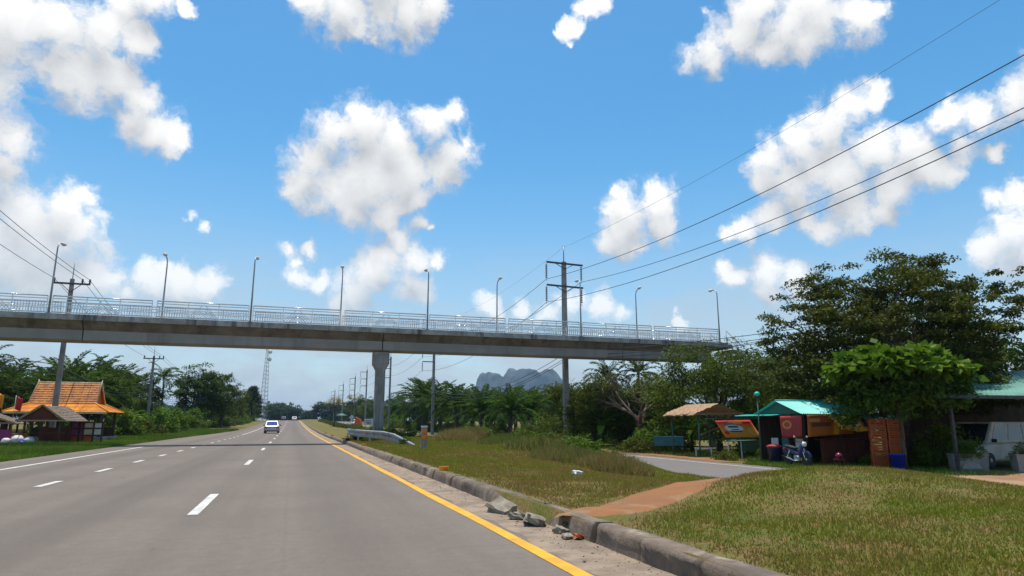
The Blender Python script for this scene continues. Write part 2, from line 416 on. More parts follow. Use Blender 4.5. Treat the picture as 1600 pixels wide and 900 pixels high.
def np_mesh(name, V, F, mat, tint=None, smooth=False):
    """V (n,3), F (m,k) with one k"""
    V = np.asarray(V, np.float32); F = np.asarray(F, np.int32)
    me = bpy.data.meshes.new(name)
    k = F.shape[1]
    me.vertices.add(len(V)); me.vertices.foreach_set('co', V.ravel())
    me.loops.add(F.size); me.loops.foreach_set('vertex_index', F.ravel())
    me.polygons.add(len(F))
    me.polygons.foreach_set('loop_start', np.arange(0, F.size, k, dtype=np.int32))
    if smooth:
        me.polygons.foreach_set('use_smooth', np.ones(len(F), bool))
    if tint is not None:
        a = me.attributes.new('tint', 'FLOAT', 'POINT')
        a.data.foreach_set('value', np.asarray(tint, np.float32))
    me.update(calc_edges=True)
    me.validate()
    if mat is not None:
        me.materials.append(M[mat])
    return me


class MB:
    """collects primitives into ONE mesh"""
    def __init__(self):
        self.v = []; self.f = []; self.sm = []

    def add(self, vs, fs, smooth=False):
        o = len(self.v)
        self.v += [tuple(p) for p in vs]
        self.f += [tuple(i + o for i in f) for f in fs]
        self.sm += [smooth] * len(fs)
        return self

    def box(self, c, s, rot=None, taper=1.0, bev=0.0):
        hx, hy, hz = s[0] / 2, s[1] / 2, s[2] / 2
        if bev:
            ring = lambda a, b: [(-a + bev, -b), (a - bev, -b), (a, -b + bev), (a, b - bev), (a - bev, b), (-a + bev, b), (-a, b - bev), (-a, -b + bev)]
            vs = []
            for z, ins in ((-hz, bev), (-hz + bev, 0), (hz - bev, 0), (hz, bev)):
                vs += [(x, y, z) for x, y in ring(hx - ins * .7, hy - ins * .7)]
            fs = [tuple(range(7, -1, -1)), tuple(range(24, 32))]
            for k in range(3):
                fs += [(k * 8 + i, k * 8 + (i + 1) % 8, k * 8 + 8 + (i + 1) % 8, k * 8 + 8 + i) for i in range(8)]
        else:
            vs = [(x * (taper if z > 0 else 1), y * (taper if z > 0 else 1), z) for z in (-hz, hz) for x, y in ((-hx, -hy), (hx, -hy), (hx, hy), (-hx, hy))]
            fs = [(3, 2, 1, 0), (4, 5, 6, 7), (0, 1, 5, 4), (1, 2, 6, 5), (2, 3, 7, 6), (3, 0, 4, 7)]
        m = Matrix.Translation(c) @ (rot.to_4x4() if rot is not None else Matrix())
        return self.add([m @ Vector(p) for p in vs], fs)

    def bar(self, a, b, w, h=None):
        """square bar from a to b"""
        a, b = Vector(a), Vector(b)
        d = b - a
        q = d.to_track_quat('X', 'Z').to_matrix()
        return self.box((a + b) / 2, (d.length, w, h or w), q)

    def tube(self, pts, rad, n=8, cap=True, smooth=True):
        pts = [Vector(p) for p in pts]
        if not hasattr(rad, '__len__'):
            rad = [rad] * len(pts)
        vs = []; fs = []
        up = Vector((0, 0, 1))
        d0 = (pts[1] - pts[0]).normalized()
        u = d0.cross(up if abs(d0.z) < 0.9 else Vector((1, 0, 0))).normalized()
        for i, p in enumerate(pts):
            d = (pts[min(i + 1, len(pts) - 1)] - pts[max(i - 1, 0)]).normalized()
            u = (u - d * u.dot(d)).normalized()
            w = d.cross(u)
            for k in range(n):
                a = 2 * math.pi * k / n
                vs.append(p + (u * math.cos(a) + w * math.sin(a)) * rad[i])
        for i in range(len(pts) - 1):
            for k in range(n):
                fs.append((i * n + k, i * n + (k + 1) % n, (i + 1) * n + (k + 1) % n, (i + 1) * n + k))
        self.add(vs, fs, smooth)
        if cap:
            o = len(self.v) - len(vs)
            self.f += [tuple(o + k for k in range(n - 1, -1, -1)), tuple(o + (len(pts) - 1) * n + k for k in range(n))]
            self.sm += [False, False]
        return self

    def lathe(self, prof, c=(0, 0, 0), n=12, axis='Z', smooth=True):
        """prof: (r, h) pairs"""
        vs = []; fs = []
        for r, h in prof:
            for k in range(n):
                a = 2 * math.pi * k / n
                x, y = r * math.cos(a), r * math.sin(a)
                p = {'Z': (x, y, h), 'X': (h, x, y), 'Y': (x, h, y)}[axis]
                vs.append((p[0] + c[0], p[1] + c[1], p[2] + c[2]))
        for i in range(len(prof) - 1):
            for k in range(n):
                fs.append((i * n + k, i * n + (k + 1) % n, (i + 1) * n + (k + 1) % n, (i + 1) * n + k))
        fs += [tuple(range(n - 1, -1, -1)), tuple((len(prof) - 1) * n + k for k in range(n))]
        return self.add(vs, fs, smooth)

    def loft(self, rings, smooth=False, cap=True):
        n = len(rings[0])
        vs = [p for r in rings for p in r]
        fs = []
        for i in range(len(rings) - 1):
            for k in range(n):
                fs.append((i * n + k, i * n + (k + 1) % n, (i + 1) * n + (k + 1) % n, (i + 1) * n + k))
        if cap:
            fs += [tuple(range(n - 1, -1, -1)), tuple((len(rings) - 1) * n + k for k in range(n))]
        return self.add(vs, fs, smooth)

    def prism(self, poly, y0, y1, axis='Y'):
        """poly (a, b) extruded: axis Y -> (a, y, b); axis X -> (x, a, b)"""
        mk = (lambda a, b, y: (a, y, b)) if axis == 'Y' else (lambda a, b, y: (y, a, b))
        n = len(poly)
        return self.loft([[mk(a, b, y0) for a, b in poly], [mk(a, b, y1) for a, b in poly]])

    def mesh(self, name, mat):
        me = bpy.data.meshes.new(name)
        me.from_pydata(self.v, [], self.f)
        me.polygons.foreach_set('use_smooth', self.sm)
        me.update()
        bm_fix(me)
        if mat is not None:
            me.materials.append(M[mat])
        return me

    def build(self, name, mat, parent=None, loc=(0, 0, 0), rz=0.0):
        o = bpy.data.objects.new(name, self.mesh(name, mat))
        link(o, parent)
        o.location = loc
        o.rotation_euler = (0, 0, rz)
        return o


import bmesh
def bm_fix(me):
    bm = bmesh.new()
    bm.from_mesh(me)
    bmesh.ops.recalc_face_normals(bm, faces=bm.faces)
    bm.to_mesh(me)
    bm.free()


def inst(name, me, parent=None, loc=(0, 0, 0), rot=(0, 0, 0), scale=None):
    o = bpy.data.objects.new(name, me)
    link(o, parent)
    o.location = loc
    o.rotation_euler = rot
    if scale is not None:
        o.scale = scale if hasattr(scale, '__len__') else (scale,) * 3
    return o


def copy_tree(o, parent=None):
    c = o.copy()
    COL.objects.link(c)
    c.parent = parent
    for ch in list(o.children):
        copy_tree(ch, c)
    return c


def vnoise(x, y, s, seed=0):
    """smooth value noise, 0..1, on arrays"""
    x = np.asarray(x, float) / s + 37.3 * seed; y = np.asarray(y, float) / s + 11.9 * seed
    xi, yi = np.floor(x), np.floor(y)
    fx, fy = x - xi, y - yi
    fx = fx * fx * (3 - 2 * fx); fy = fy * fy * (3 - 2 * fy)
    def h(a, b):
        q = np.sin(a * 127.1 + b * 311.7 + seed * 17.0) * 43758.5453
        return q - np.floor(q)
    return (h(xi, yi) * (1 - fx) + h(xi + 1, yi) * fx) * (1 - fy) + (h(xi, yi + 1) * (1 - fx) + h(xi + 1, yi + 1) * fx) * fy


def sst(x, a, b):
    t = np.clip((np.asarray(x, float) - a) / (b - a), 0, 1)
    return t * t * (3 - 2 * t)

# ------------------------------------------------------------------ terrain and roads
FR0, FR1, FRZ = 13.2, 18.5, -0.45          # frontage road: edges and level below the highway


def zroad(Y):
    Y = np.asarray(Y, float)
    return 2.4 * sst(Y, 60, 300) - 6.5 * sst(Y, 330, 620)


def left_edge(Y):
    return -9.3 + 2.0 * sst(Y, 62, 115)


def gz(X, Y):
    """height of the natural ground"""
    X = np.asarray(X, float); Y = np.asarray(Y, float)
    z0 = zroad(Y)
    n = (vnoise(X, Y, 1.7, 1) - .5) * .10 + (vnoise(X, Y, .5, 2) - .5) * .04
    # verge between the highway and the frontage road
    near = sst(Y, 12.2, 9.0)
    verge_far = .20 + .16 * sst(X, 3.6, 6.5) * sst(Y, 15, 26)
    fall = sst(X, 5.0, 12.9) * (1 - sst(Y, 16, 23)) + sst(X, 10.4, 12.9) * sst(Y, 16, 23)
    v1 = verge_far * (1 - fall) + FRZ * fall
    v2 = .20 + (.36 - .13 * sst(Y, 9.0, 6.0)) * sst(X, 4.6, 8.6) - 1.02 * sst(X, 9.6, 12.9)
    verge = v1 * (1 - near) + v2 * near + n * sst(X, 3.5, 4.0) * (1 - sst(X, 12.3, 13.1))
    right = FRZ + n * sst(X, 18.6, 20) * .8
    left = -0.02 + .10 * sst(-X, 10.5, 14) + n * sst(-X, 9.4, 10.5)
    z = np.where(X < -3, left, np.where(X < FR0, verge, right))
    onroad = (X > left_edge(Y) + .02) & (X < 3.3)
    z = np.where(onroad, -.12, z)
    z = np.where((X > FR0 + .02) & (X < FR1 - .02), FRZ - .12, z)
    return z + z0


def grid(name, xs, ys, zf, mat, kind='structure', parent=None, smooth=True):
    xs = np.asarray(xs, float); ys = np.asarray(ys, float)
    X, Y = np.meshgrid(xs, ys)
    V = np.stack([X, Y, zf(X, Y)], -1).reshape(-1, 3)
    nx = len(xs)
    i = (np.arange(len(ys) - 1)[:, None] * nx + np.arange(nx - 1)[None]).ravel()
    F = np.stack([i, i + 1, i + 1 + nx, i + nx], 1)
    o = bpy.data.objects.new(name, np_mesh(name, V, F, mat, smooth=smooth))
    link(o, parent)
    if kind: o['kind'] = kind
    return o


def steps(*segs):
    out = []
    for a, b, s in segs:
        out += list(np.arange(a, b - 1e-6, s))
    return out + [segs[-1][1]]


ys = steps((-30, 2, 2), (2, 30, .3), (30, 70, .8), (70, 330, 5), (330, 640, 20), (640, 1000, 60), (1000, 6000, 500))
xs = sorted(set([-4000, -2500, -1500, -900, -500, -300, -180, -110, -70, -50, -38, -30, -24, -20, -17] + steps((-15, -9.4, .4)) +
                [-9.31, -9.28, -8.4, -7.6, -7.31, -7.28, -3.2, -2.9, 3.29, 3.31] + steps((3.5, 13.1, .3)) + [13.19, 13.23, 18.47, 18.51] +
                steps((18.7, 28, .7)) + [32, 38, 46, 60, 80, 110, 160, 240, 400, 700, 1200, 2000, 3200, 5000]))
ground = grid('ground', xs, ys, gz, 'ground')

yr = steps((-30, 20, 1), (20, 330, 4), (330, 640, 15))
def road_sheet(name, x0f, x1f, z, mat, ycol, parent=None, kind='structure', nx=2):
    V = []; F = []
    for y in ycol:
        a, b = x0f(y), x1f(y)
        for k in range(nx):
            V.append((a + (b - a) * k / (nx - 1), y, float(zroad(y)) + z))
    for i in range(len(ycol) - 1):
        for k in range(nx - 1):
            j = i * nx + k
            F.append((j, j + 1, j + 1 + nx, j + nx))
    o = bpy.data.objects.new(name, np_mesh(name, V, F, mat, smooth=True))
    link(o, parent)
    if kind: o['kind'] = kind
    return o


road = road_sheet('road', left_edge, lambda y: 2.68, 0.0, 'asphalt', yr)
yellow = road_sheet('edge_line', lambda y: 2.42 + .012 * math.sin(y * .9), lambda y: 2.58 + .01 * math.sin(y * .7 + 1), 0.005, 'yellow', steps((-10, 40, .5), (40, 330, 4)), road, None)
shoulder = road_sheet('gravel_shoulder', lambda y: 2.62 + .05 * math.sin(y * 1.7) + .03 * math.sin(y * 5.1), lambda y: 3.34, 0.0022, 'shoulder', steps((-10, 40, .2), (40, 330, 4)))
road_sheet('edge_line', lambda y: -7.82, lambda y: -7.66, 0.005, 'white', steps((8, 42, 1)), road, None)
road_sheet('edge_line', lambda y: -5.0 + .0 * y, lambda y: -4.86, 0.005, 'white', steps((78, 330, 4)), road, None)
def dash(x, y, w, l):
    road_sheet('lane_dash', lambda q: x - w / 2, lambda q: x + w / 2, 0.0055, 'white', [y, y + l * .5, y + l], road, None)
# lane line: three-metre dashes every twelve metres; bay line: one-metre dashes
for k in range(-1, 24):
    dash(-1.27, 10.9 + 12.2 * k, .15, 3.0)
for k in range(-1, 13):
    dash(-4.93, 16.6 + 4.55 * k, .16, 1.45)

frontage = road_sheet('frontage_road', lambda y: FR0 - .05, lambda y: FR1 + .04, FRZ + .012, 'asphalt2', steps((-30, 20, 1), (20, 330, 4), (330, 600, 15)))
road_sheet('edge_line', lambda y: 17.62, lambda y: 17.74, FRZ + .017, 'white', steps((-30, 330, 4)), frontage, None)

# kerb with chipped, uneven edges
def kerb():
    V = []; F = []
    yk = steps((1.0, 30, .14), (30, 60, .6), (60, 330, 5))
    prof = [(3.24, -.05), (3.26, .10), (3.275, .165), (3.31, .205), (3.42, .215), (3.54, .20), (3.60, .02)]
    n = len(prof)
    yk = sorted(set(yk) | {round(j + e, 3) for j in range(2, 30) for e in (-.02, -.006, .006, .02)})
    for y in yk:
        joint = abs(y - round(y)) < .008 and y < 30
        brk = float(np.exp(-((y - 9.3) / 1.0) ** 2))       # the knocked-down stretch
        for j, (x, z) in enumerate(prof):
            dx = (float(vnoise(y, j * 3.1, .35, 5)) - .5) * .030 + (float(vnoise(y, j * 2.0, 2.5, 6)) - .5) * .05
            dz = (float(vnoise(y, j * 3.7, .4, 7)) - .5) * (.030 if z > .05 else 0)
            if joint and 0 < j < 5:
                dx += .025 if j < 3 else 0; dz -= .025 if j >= 3 else 0
            if 0 < j < 4:
                dx += brk * .13; dz -= brk * .05 * (j > 1)
            V.append((x + dx, y, z + dz + float(zroad(y))))
    for i in range(len(yk) - 1):
        for j in range(n - 1):
            a = i * n + j
            F.append((a, a + n, a + n + 1, a + 1))
    o = bpy.data.objects.new('kerb', np_mesh('kerb', V, F, 'kerb', smooth=False))
    link(o); o['kind'] = 'structure'
kerb()

# trodden dirt path over the verge, bare yard by the planters, dirt strip by the stalls
def path_half(s):
    return .50 + .16 * math.sin(s * 9) + .08 * math.sin(s * 23 + 1)
PATH = [(3.5, 7.5), (4.3, 8.15), (5.6, 9.25), (7.3, 10.75), (9.2, 12.6), (11.2, 14.9), (13.15, 17.2)]
def path_mesh():
    V = []; F = []
    N = 70; K = 7
    P = np.array(PATH)
    for i in range(N + 1):
        s = i / N * (len(P) - 1)
        k = min(int(s), len(P) - 2)
        p = P[k] + (P[k + 1] - P[k]) * (s - k)
        d = P[k + 1] - P[k]; d = d / np.linalg.norm(d)
        nn = np.array([-d[1], d[0]])
        wl = path_half(s / 6) * (1.0 + .25 * sst(s, 1.5, 4)); wr = path_half(s / 6 + 4) * .75
        for j in range(K):
            q = p + nn * (-wr + (wl + wr) * j / (K - 1))
            edge = (.012 if 0 < j < K - 1 else -.03) - .03 * max(0., 1 - i / 4)
            V.append((q[0], q[1], float(gz(max(q[0], 3.5), q[1])) + edge + .012))
    for i in range(N):
        for j in range(K - 1):
            a = i * K + j
            F.append((a, a + 1, a + 1 + K, a + K))
    o = bpy.data.objects.new('dirt_path', np_mesh('dirt_path', V, F, 'dirt', smooth=True))
    link(o); o['kind'] = 'structure'
path_mesh()


def patch(name, outline, mat, dz=.012, res=.35):
    """irregular sheet following the ground, inside an outline polygon"""
    P = np.array(outline)
    x0, y0 = P.min(0); x1, y1 = P.max(0)
    xs_ = np.arange(x0, x1 + res, res); ys_ = np.arange(y0, y1 + res, res)
    X, Y = np.meshgrid(xs_, ys_)
    def inside(px, py):
        c = np.zeros(px.shape, bool)
        for i in range(len(P)):
            (ax, ay), (bx, by) = P[i], P[i - 1]
            t = ((ay > py) != (by > py)) & (px < (bx - ax) * (py - ay) / (by - ay + 1e-9) + ax)
            c ^= t
        return c
    jx = X + (vnoise(X, Y, .8, 3) - .5) * .8; jy = Y + (vnoise(X, Y, .8, 4) - .5) * .8
    ok = inside(jx, jy)
    V = np.stack([X, Y, gz(X, Y) + dz], -1).reshape(-1, 3)
    nx = len(xs_); F = []
    for j in range(len(ys_) - 1):
        for i in range(nx - 1):
            if ok[j, i] and ok[j, i + 1] and ok[j + 1, i] and ok[j + 1, i + 1]:
                a = j * nx + i
                F.append((a, a + 1, a + 1 + nx, a + nx))
    o = bpy.data.objects.new(name, np_mesh(name, V, F, mat, smooth=True))
    link(o); o['kind'] = 'structure'
    return o
patch('dirt_yard', [(18.6, 10), (30, 10), (30, 18.2), (24, 18.6), (21.2, 18.9), (18.6, 17.5)], 'dirtyard')
patch('dirt_strip', [(18.6, 26), (20.5, 25.5), (21.6, 29), (22.5, 34), (24, 40), (18.6, 44)], 'dirt')

# mown grass of the verge and of the left roadside: blades too many to count
def path_dist(X, Y):
    P = np.array(PATH)
    d = np.full(X.shape, 9.)
    for a, b in zip(P[:-1], P[1:]):
        ab = b - a
        t = np.clip(((X - a[0]) * ab[0] + (Y - a[1]) * ab[1]) / (ab @ ab), 0, 1)
        d = np.minimum(d, np.hypot(X - a[0] - t * ab[0], Y - a[1] - t * ab[1]))
    return d


def blades(X, Y, Z, h, w, tint, lean=.5):
    n = len(X)
    az = rng.uniform(0, 2 * np.pi, n); la = rng.uniform(0, 2 * np.pi, n)
    ln = rng.uniform(.1, 1, n) * lean
    hx = np.cos(az) * w / 2; hy = np.sin(az) * w / 2
    V = np.empty((n, 3, 3), np.float32)
    V[:, 0] = np.stack([X - hx, Y - hy, Z - .01], 1)
    V[:, 1] = np.stack([X + hx, Y + hy, Z - .01], 1)
    V[:, 2] = np.stack([X + np.cos(la) * h * ln, Y + np.sin(la) * h * ln, Z + h * np.sqrt(np.clip(1 - ln ** 2 * .7, .1, 1))], 1)
    return V.reshape(-1, 3), np.arange(3 * n).reshape(n, 3), np.repeat(tint, 3)


def verge_grass():
    n = 520000
    Y = 2.2 + 46 * rng.random(n) ** 1.9
    X = 3.50 + 9.9 * rng.random(n) ** 1.1
    d = path_dist(X, Y)
    bare = vnoise(X, Y, 1.1, 8) * .55 + vnoise(X, Y, .35, 9) * .45
    keep = (d > .30 + .60 * rng.random(n) * (.5 + bare)) & (rng.random(n) < 1.45 - bare * 1.25)
    keep &= ~((X < 3.62) & (rng.random(n) < .6))
    X, Y, bare, d = X[keep], Y[keep], bare[keep], d[keep]
    Z = gz(X, Y)
    near = np.clip(Y / 14, .55, 2.2)
    h = rng.uniform(.020, .062, len(X)) * (.55 + 1.0 * vnoise(X, Y, .8, 15)) * (.7 + .35 * near) * np.clip(.5 + d, .6, 1)
    w = rng.uniform(.012, .026, len(X)) * (.6 + .6 * near)
    green = np.clip(1.20 - bare * 1.2 + (vnoise(X, Y, 2.6, 10) - .5) * 1.1 + (vnoise(X, Y, .9, 14) - .5) * .8 + rng.normal(0, .16, len(X)) - .9 * np.exp(-((d - .4) / .35) ** 2) - .35 * np.exp(-((X - 3.55) / .25) ** 2) - .30 * sst(Y, 10, 6) * vnoise(X, Y, 1.6, 21) * 1.6, 0, 1)
    V, F, T = blades(X, Y, Z, h, w, green, .9)
    o = bpy.data.objects.new('verge_grass', np_mesh('verge_grass', V, F, 'grassblade', T))
    link(o)
    tag(o, 'short patchy green and straw coloured grass on the verge beside the kerb', 'grass', kind='stuff')
    # left roadside: greener
    n = 90000
    Y = 14 + 95 * rng.random(n) ** 1.4
    X = left_edge(Y) - .05 - 7.5 * rng.random(n) ** 1.3
    Z = gz(X, Y)
    h = rng.uniform(.06, .17, n) * (.7 + Y / 70); w = rng.uniform(.02, .04, n) * (.6 + Y / 50)
    T = np.clip(.5 + (vnoise(X, Y, 3, 12) - .5) * 1.2 + rng.normal(0, .2, n), 0, 1)
    V, F, T = blades(X, Y, Z, h, w, T, .6)
    o = bpy.data.objects.new('roadside_grass', np_mesh('roadside_grass', V, F, 'grassgreen', T))
    link(o)
    tag(o, 'lush bright green grass on the roadside before the orange roofed pavilion', 'grass', kind='stuff')
    # strip beyond the frontage road
    n = 30000
    Y = 17 + 40 * rng.random(n); X = 18.6 + 5.5 * rng.random(n) ** 1.4
    keep = (X > 18.55 + 2.2 * sst(Y, 24.5, 27) * (vnoise(X, Y, 1, 3) + .3)) | (Y < 24)
    X, Y = X[keep], Y[keep]
    V, F, T = blades(X, Y, gz(X, Y), rng.uniform(.06, .2, len(X)), rng.uniform(.02, .04, len(X)), rng.uniform(.1, .9, len(X)), .6)
    o = bpy.data.objects.new('stall_grass', np_mesh('stall_grass', V, F, 'grassgreen', T))
    link(o)
    tag(o, 'weedy green grass along the frontage road in front of the stalls', 'grass', kind='stuff')
verge_grass()

# loose gravel on the shoulder
def gravel():
    n = 700
    V = []; F = []
    oct_f = np.array([(0, 1, 4), (1, 2, 4), (2, 3, 4), (3, 0, 4), (1, 0, 5), (2, 1, 5), (3, 2, 5), (0, 3, 5)])
    base = np.array([(1, 0, 0), (0, 1, 0), (-1, 0, 0), (0, -1, 0), (0, 0, .7), (0, 0, -.7)])
    for i in range(n):
        y = 3.5 + 26 * rng.random() ** 1.6
        x = 2.72 + .52 * rng.random() ** .7
        r = rng.uniform(.004, .011) * (1.9 if rng.random() < .06 else 1)
        q = base * r * rng.uniform(.6, 1.3, (6, 1)) + (x, y, .004 + r * .4)
        F.append(oct_f + 6 * i); V.append(q)
    o = bpy.data.objects.new('gravel', np_mesh('gravel', np.concatenate(V), np.concatenate(F), 'rubble'))
    link(o)
    tag(o, 'loose grit and small stones lying between the yellow line and the kerb', 'gravel', kind='stuff')
gravel()

# ------------------------------------------------------------------ footbridge
BY0, BY1 = 44.0, 46.7                 # near and far faces of the deck
DECK = 7.52
bridge = thing('footbridge', 'long grey concrete footbridge with silver railings spanning the highway', 'bridge', (0, 0, 0))
BX0, BX1 = -31.0, 32.4
def deck():
    b = MB()
    b.prism([(BY0, DECK), (BY0, DECK - .34), (BY0 + .06, DECK - .34), (BY0 + .06, DECK - .30), (BY1 - .06, DECK - .30), (BY1 - .06, DECK - .34), (BY1, DECK - .34), (BY1, DECK)], BX0, BX1, 'X')
    b.build('deck_slab', 'slab', bridge)
    xs_ = [BX0, -12.0, 5.5, 23.4, 31.2]
    for a, c in zip(xs_[:-1], xs_[1:]):
        a += .03; c -= .03
        h = MB()
        t, w0, w1 = DECK - .303, .10, .58
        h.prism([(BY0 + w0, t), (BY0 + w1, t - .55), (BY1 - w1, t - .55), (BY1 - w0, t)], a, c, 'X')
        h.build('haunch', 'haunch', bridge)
        g = MB()
        t2 = t - .552
        g.prism([(BY0 + w1 - .02, t2), (BY0 + w1 - .02, t2 - .56), (BY0 + w1 + .06, t2 - .62), (BY1 - w1 - .06, t2 - .62), (BY1 - w1 + .02, t2 - .56), (BY1 - w1 + .02, t2)], a, c, 'X')
        g.build('girder', 'girder', bridge)
deck()
GIRDER_BOTTOM = DECK - .303 - .552 - .62

def pier(x):
    b = MB()
    cy = (BY0 + BY1) / 2
    def ring(hx, hy, z, c=.09):
        return [(x - hx + c, cy - hy, z), (x + hx - c, cy - hy, z), (x + hx, cy - hy + c, z), (x + hx, cy + hy - c, z), (x + hx - c, cy + hy, z), (x - hx + c, cy + hy, z), (x - hx, cy + hy - c, z), (x - hx, cy - hy + c, z)]
    g = GIRDER_BOTTOM - .06
    b.loft([ring(.30, .5, -.8), ring(.30, .5, g - 1.2), ring(.52, .62, g - .78), ring(.52, .62, g)])
    b.build('pier', 'concrete', bridge)
    p = MB()
    for s in (-1, 1):
        p.box((x, cy + s * .36, GIRDER_BOTTOM - .031), (.8, .34, .055))
    p.build('bearing_pad', 'darksteel', bridge)
for x in (-12.1 - 8.0, 5.5, 31.6):
    pier(x)
# stair flight down from the far right end, half hidden by trees
def stair():
    b = MB()
    n = 20
    for i in range(n):
        b.box((32.4 + .62 * .5 + i * .5, 45.35, DECK - .25 - i * (DECK + .6) / n), (.56, 2.2, .32))
    b.build('stair', 'concrete', bridge)
    r = MB()
    for y in (44.3, 46.4):
        e = (32.5 + n * .5, y, DECK + 1.0 - (DECK + .6))
        r.tube([(32.5, y, DECK + 1.0), e], .03, 6)
        r.tube([(32.5, y, DECK + .5), (e[0], y, e[2] - .5)], .02, 6)
        for k in range(11):
            f = k / 10
            px, pz = 32.5 + n * .5 * f, DECK + 1.0 - (DECK + .6) * f
            r.tube([(px, y, pz), (px, y, pz - 1.1)], .022, 6)
    r.build('stair_railing', 'galv_dull', bridge)
stair()

POSTS = [-24.6, -19.2, -13.74, -8.3, -2.85, 2.78, 8.4, 14.1, 19.82, 25.8, 31.75]
def railing(y, split):
    shared = {}
    for a, b in zip(POSTS[:-1], POSTS[1:]):
        a += .13; b -= .13
        L = b - a
        w = MB()
        for z, r in ((1.04, .040), (.88, .026), (.70, .026), (.42, .024), (.09, .034)):
            w.tube([(0, 0, z), (L, 0, z)], r, 8)
        for k in range(4):
            w.box((L * k / 3, 0, .52), (.055, .055, 1.0))
        panel = w.build('railing_panel', 'galv', bridge, (a, y, DECK))
        joined = MB()
        def stick(p, q, r, nm):
            if split:
                L2 = (Vector(q) - Vector(p)).length
                key = (round(L2, 2), r)
                if key not in shared:
                    shared[key] = MB().tube([(0, 0, 0), (0, 0, L2)], r, 6).mesh(nm, 'galv')
                o = inst(nm, shared[key], panel, p)
                o.rotation_euler = (Vector(q) - Vector(p)).to_track_quat('Z', 'Y').to_euler()
            else:
                joined.tube([p, q], r, 5)
        for bay in (0, 2):
            for k in range(1, 12):
                x = L / 3 * bay + L / 3 * k / 12
                stick((x, 0, .09), (x, 0, .70), .017, 'baluster')
        c = L / 2; hw = L / 6
        for k in range(5):                       # nested chevrons in the middle bay
            f = 1 - k * .19
            for s in (-1, 1):
                stick((c + s * hw * f, 0, .09), (c + s * hw * f * .12, 0, .09 + .78 * f), .018, 'chevron_bar')
        if not split:
            tag(joined.build('baluster_set', 'galv', panel), kind='stuff')
railing(BY0 + .12, True)
railing(BY1 - .12, False)

# ------------------------------------------------------------------ lamps on the bridge
def lamp_proto():
    t = thing('street_lamp', 'x', 'street lamp', (0, 0, 0), 0, 'lamps along the footbridge')
    b = MB()
    pts = [(0, 0, 0), (0, 0, 2.2), (0, 0, 3.85)]
    rad = [.06, .05, .04]
    for k in range(1, 8):
        a = k / 7 * R(78)
        pts.append((0, .42 * (1 - math.cos(a)), 3.85 + .42 * math.sin(a))); rad.append(.036)
    pts.append((0, .62, 4.31)); rad.append(.032)
    b.tube(pts, rad, 10)
    b.build('pole', 'galv_dull', t)
    MB().box((0, 0, .02), (.22, .22, .04)).build('base_plate', 'galv_dull', t)
    h = MB()
    rings = []
    for y, hw, zt, zb in ((.52, .045, .05, -.04), (.62, .10, .085, -.05), (.80, .135, .11, -.055), (.98, .12, .09, -.05), (1.08, .06, .05, -.03)):
        rings.append([(hw * math.cos(q), y, 4.33 + (zt if math.sin(q) > 0 else -zb) * math.sin(q)) for q in np.linspace(0, 2 * math.pi, 12, endpoint=False)])
    h.loft(rings, True)
    hd = h.build('lamp_head', 'lampwhite', t)
    l = MB().lathe([(.10, 0), (.10, -.02), (.06, -.055), (.01, -.065)], (0, .82, 4.29), 12)
    l.build('lens', 'lens', hd)
    return t
lp = lamp_proto()
near_l = ['street lamp on the footbridge beside the wooden market hut\'s utility pole', 'street lamp on the footbridge above the lane of the silver sedan',
          'street lamp on the footbridge between the concrete pier and the karst hill', 'street lamp on the footbridge standing beside the tall power pole', 'last street lamp at the tree end of the footbridge']
far_l = ['street lamp on the footbridge above the roadside utility pole with short crossarm', 'street lamp on the footbridge beside the girder joint over the pier',
         'street lamp on the footbridge over the distant karst hill', 'street lamp on the footbridge between tall power pole and bridge end']
k = 0
for xs_, y, rz, labs in (([-13.74, -2.85, 8.4, 19.82, 31.75], BY0 + .12, 0, near_l), ([-8.3, 2.78, 14.1, 25.8], BY1 - .12, math.pi, far_l)):
    for x, lb in zip(xs_, labs):
        o = lp if k == 0 else copy_tree(lp)
        k += 1
        o.location = (x, y, DECK); o.rotation_euler = (0, 0, rz + random.uniform(-.12, .12)); o['label'] = lb

# ------------------------------------------------------------------ utility poles and cables
def pole_tube(h, r0, r1, name, t, mat='pole'):
    b = MB()
    b.loft([[(-r0, -r0, -.3), (r0, -r0, -.3), (r0, r0, -.3), (-r0, r0, -.3)], [(-r1, -r1, h), (r1, -r1, h), (r1, r1, h), (-r1, r1, h)]])
    b.build(name, mat, t)


def pin_insulator(x, z, t):
    MB().lathe([(.02, 0), (.07, .06), (.05, .12), (.09, .16), (.05, .24), (.075, .27), (.03, .36)], (x, 0, z), 8).build('insulator', 'porcelain', t)


def small_pole(loc, h, label, group=None, arm=2.3):
    t = thing('utility_pole', label, 'utility pole', loc, 0, group)
    pole_tube(h, .16, .11, 'pole', t)
    MB().box((0, -.14, h - .35), (arm, .10, .12)).build('crossarm', 'darksteel', t)
    MB().bar((-.6, -.14, h - .40), (0, -.14, h - .95), .04).bar((.6, -.14, h - .40), (0, -.14, h - .95), .04).build('brace', 'darksteel', t)
    for x in (-arm / 2 + .08, .62, arm / 2 - .08):
        pin_insulator(x, h - .30, t)
    MB().tube([(0, 0, h - .3), (0, 0, h + 1.25)], .03, 6).build('spike', 'galv_dull', t)
    return t


gl = lambda x, y: float(gz(x, y))
LP = [(-15.05, 52, 11.1), (-16.75, 92, 9.5), (-17.9, 130, 9.7), (-13.9, 190, 9.3), (-12.4, 176, 9.2), (-13.6, 245, 10.2)]
ll = ['concrete utility pole rising beside the orange roofed pavilion', 'concrete utility pole in the green roadside past the pavilion', 'thin utility pole half hidden by the round roadside tree']
for i, (x, y, h) in enumerate(LP):
    small_pole((x, y, gl(x, y)), h - gl(x, y), ll[i] if i < 3 else 'distant utility pole beside the conical roadside tree', None if i < 3 else 'far poles by the conical tree')


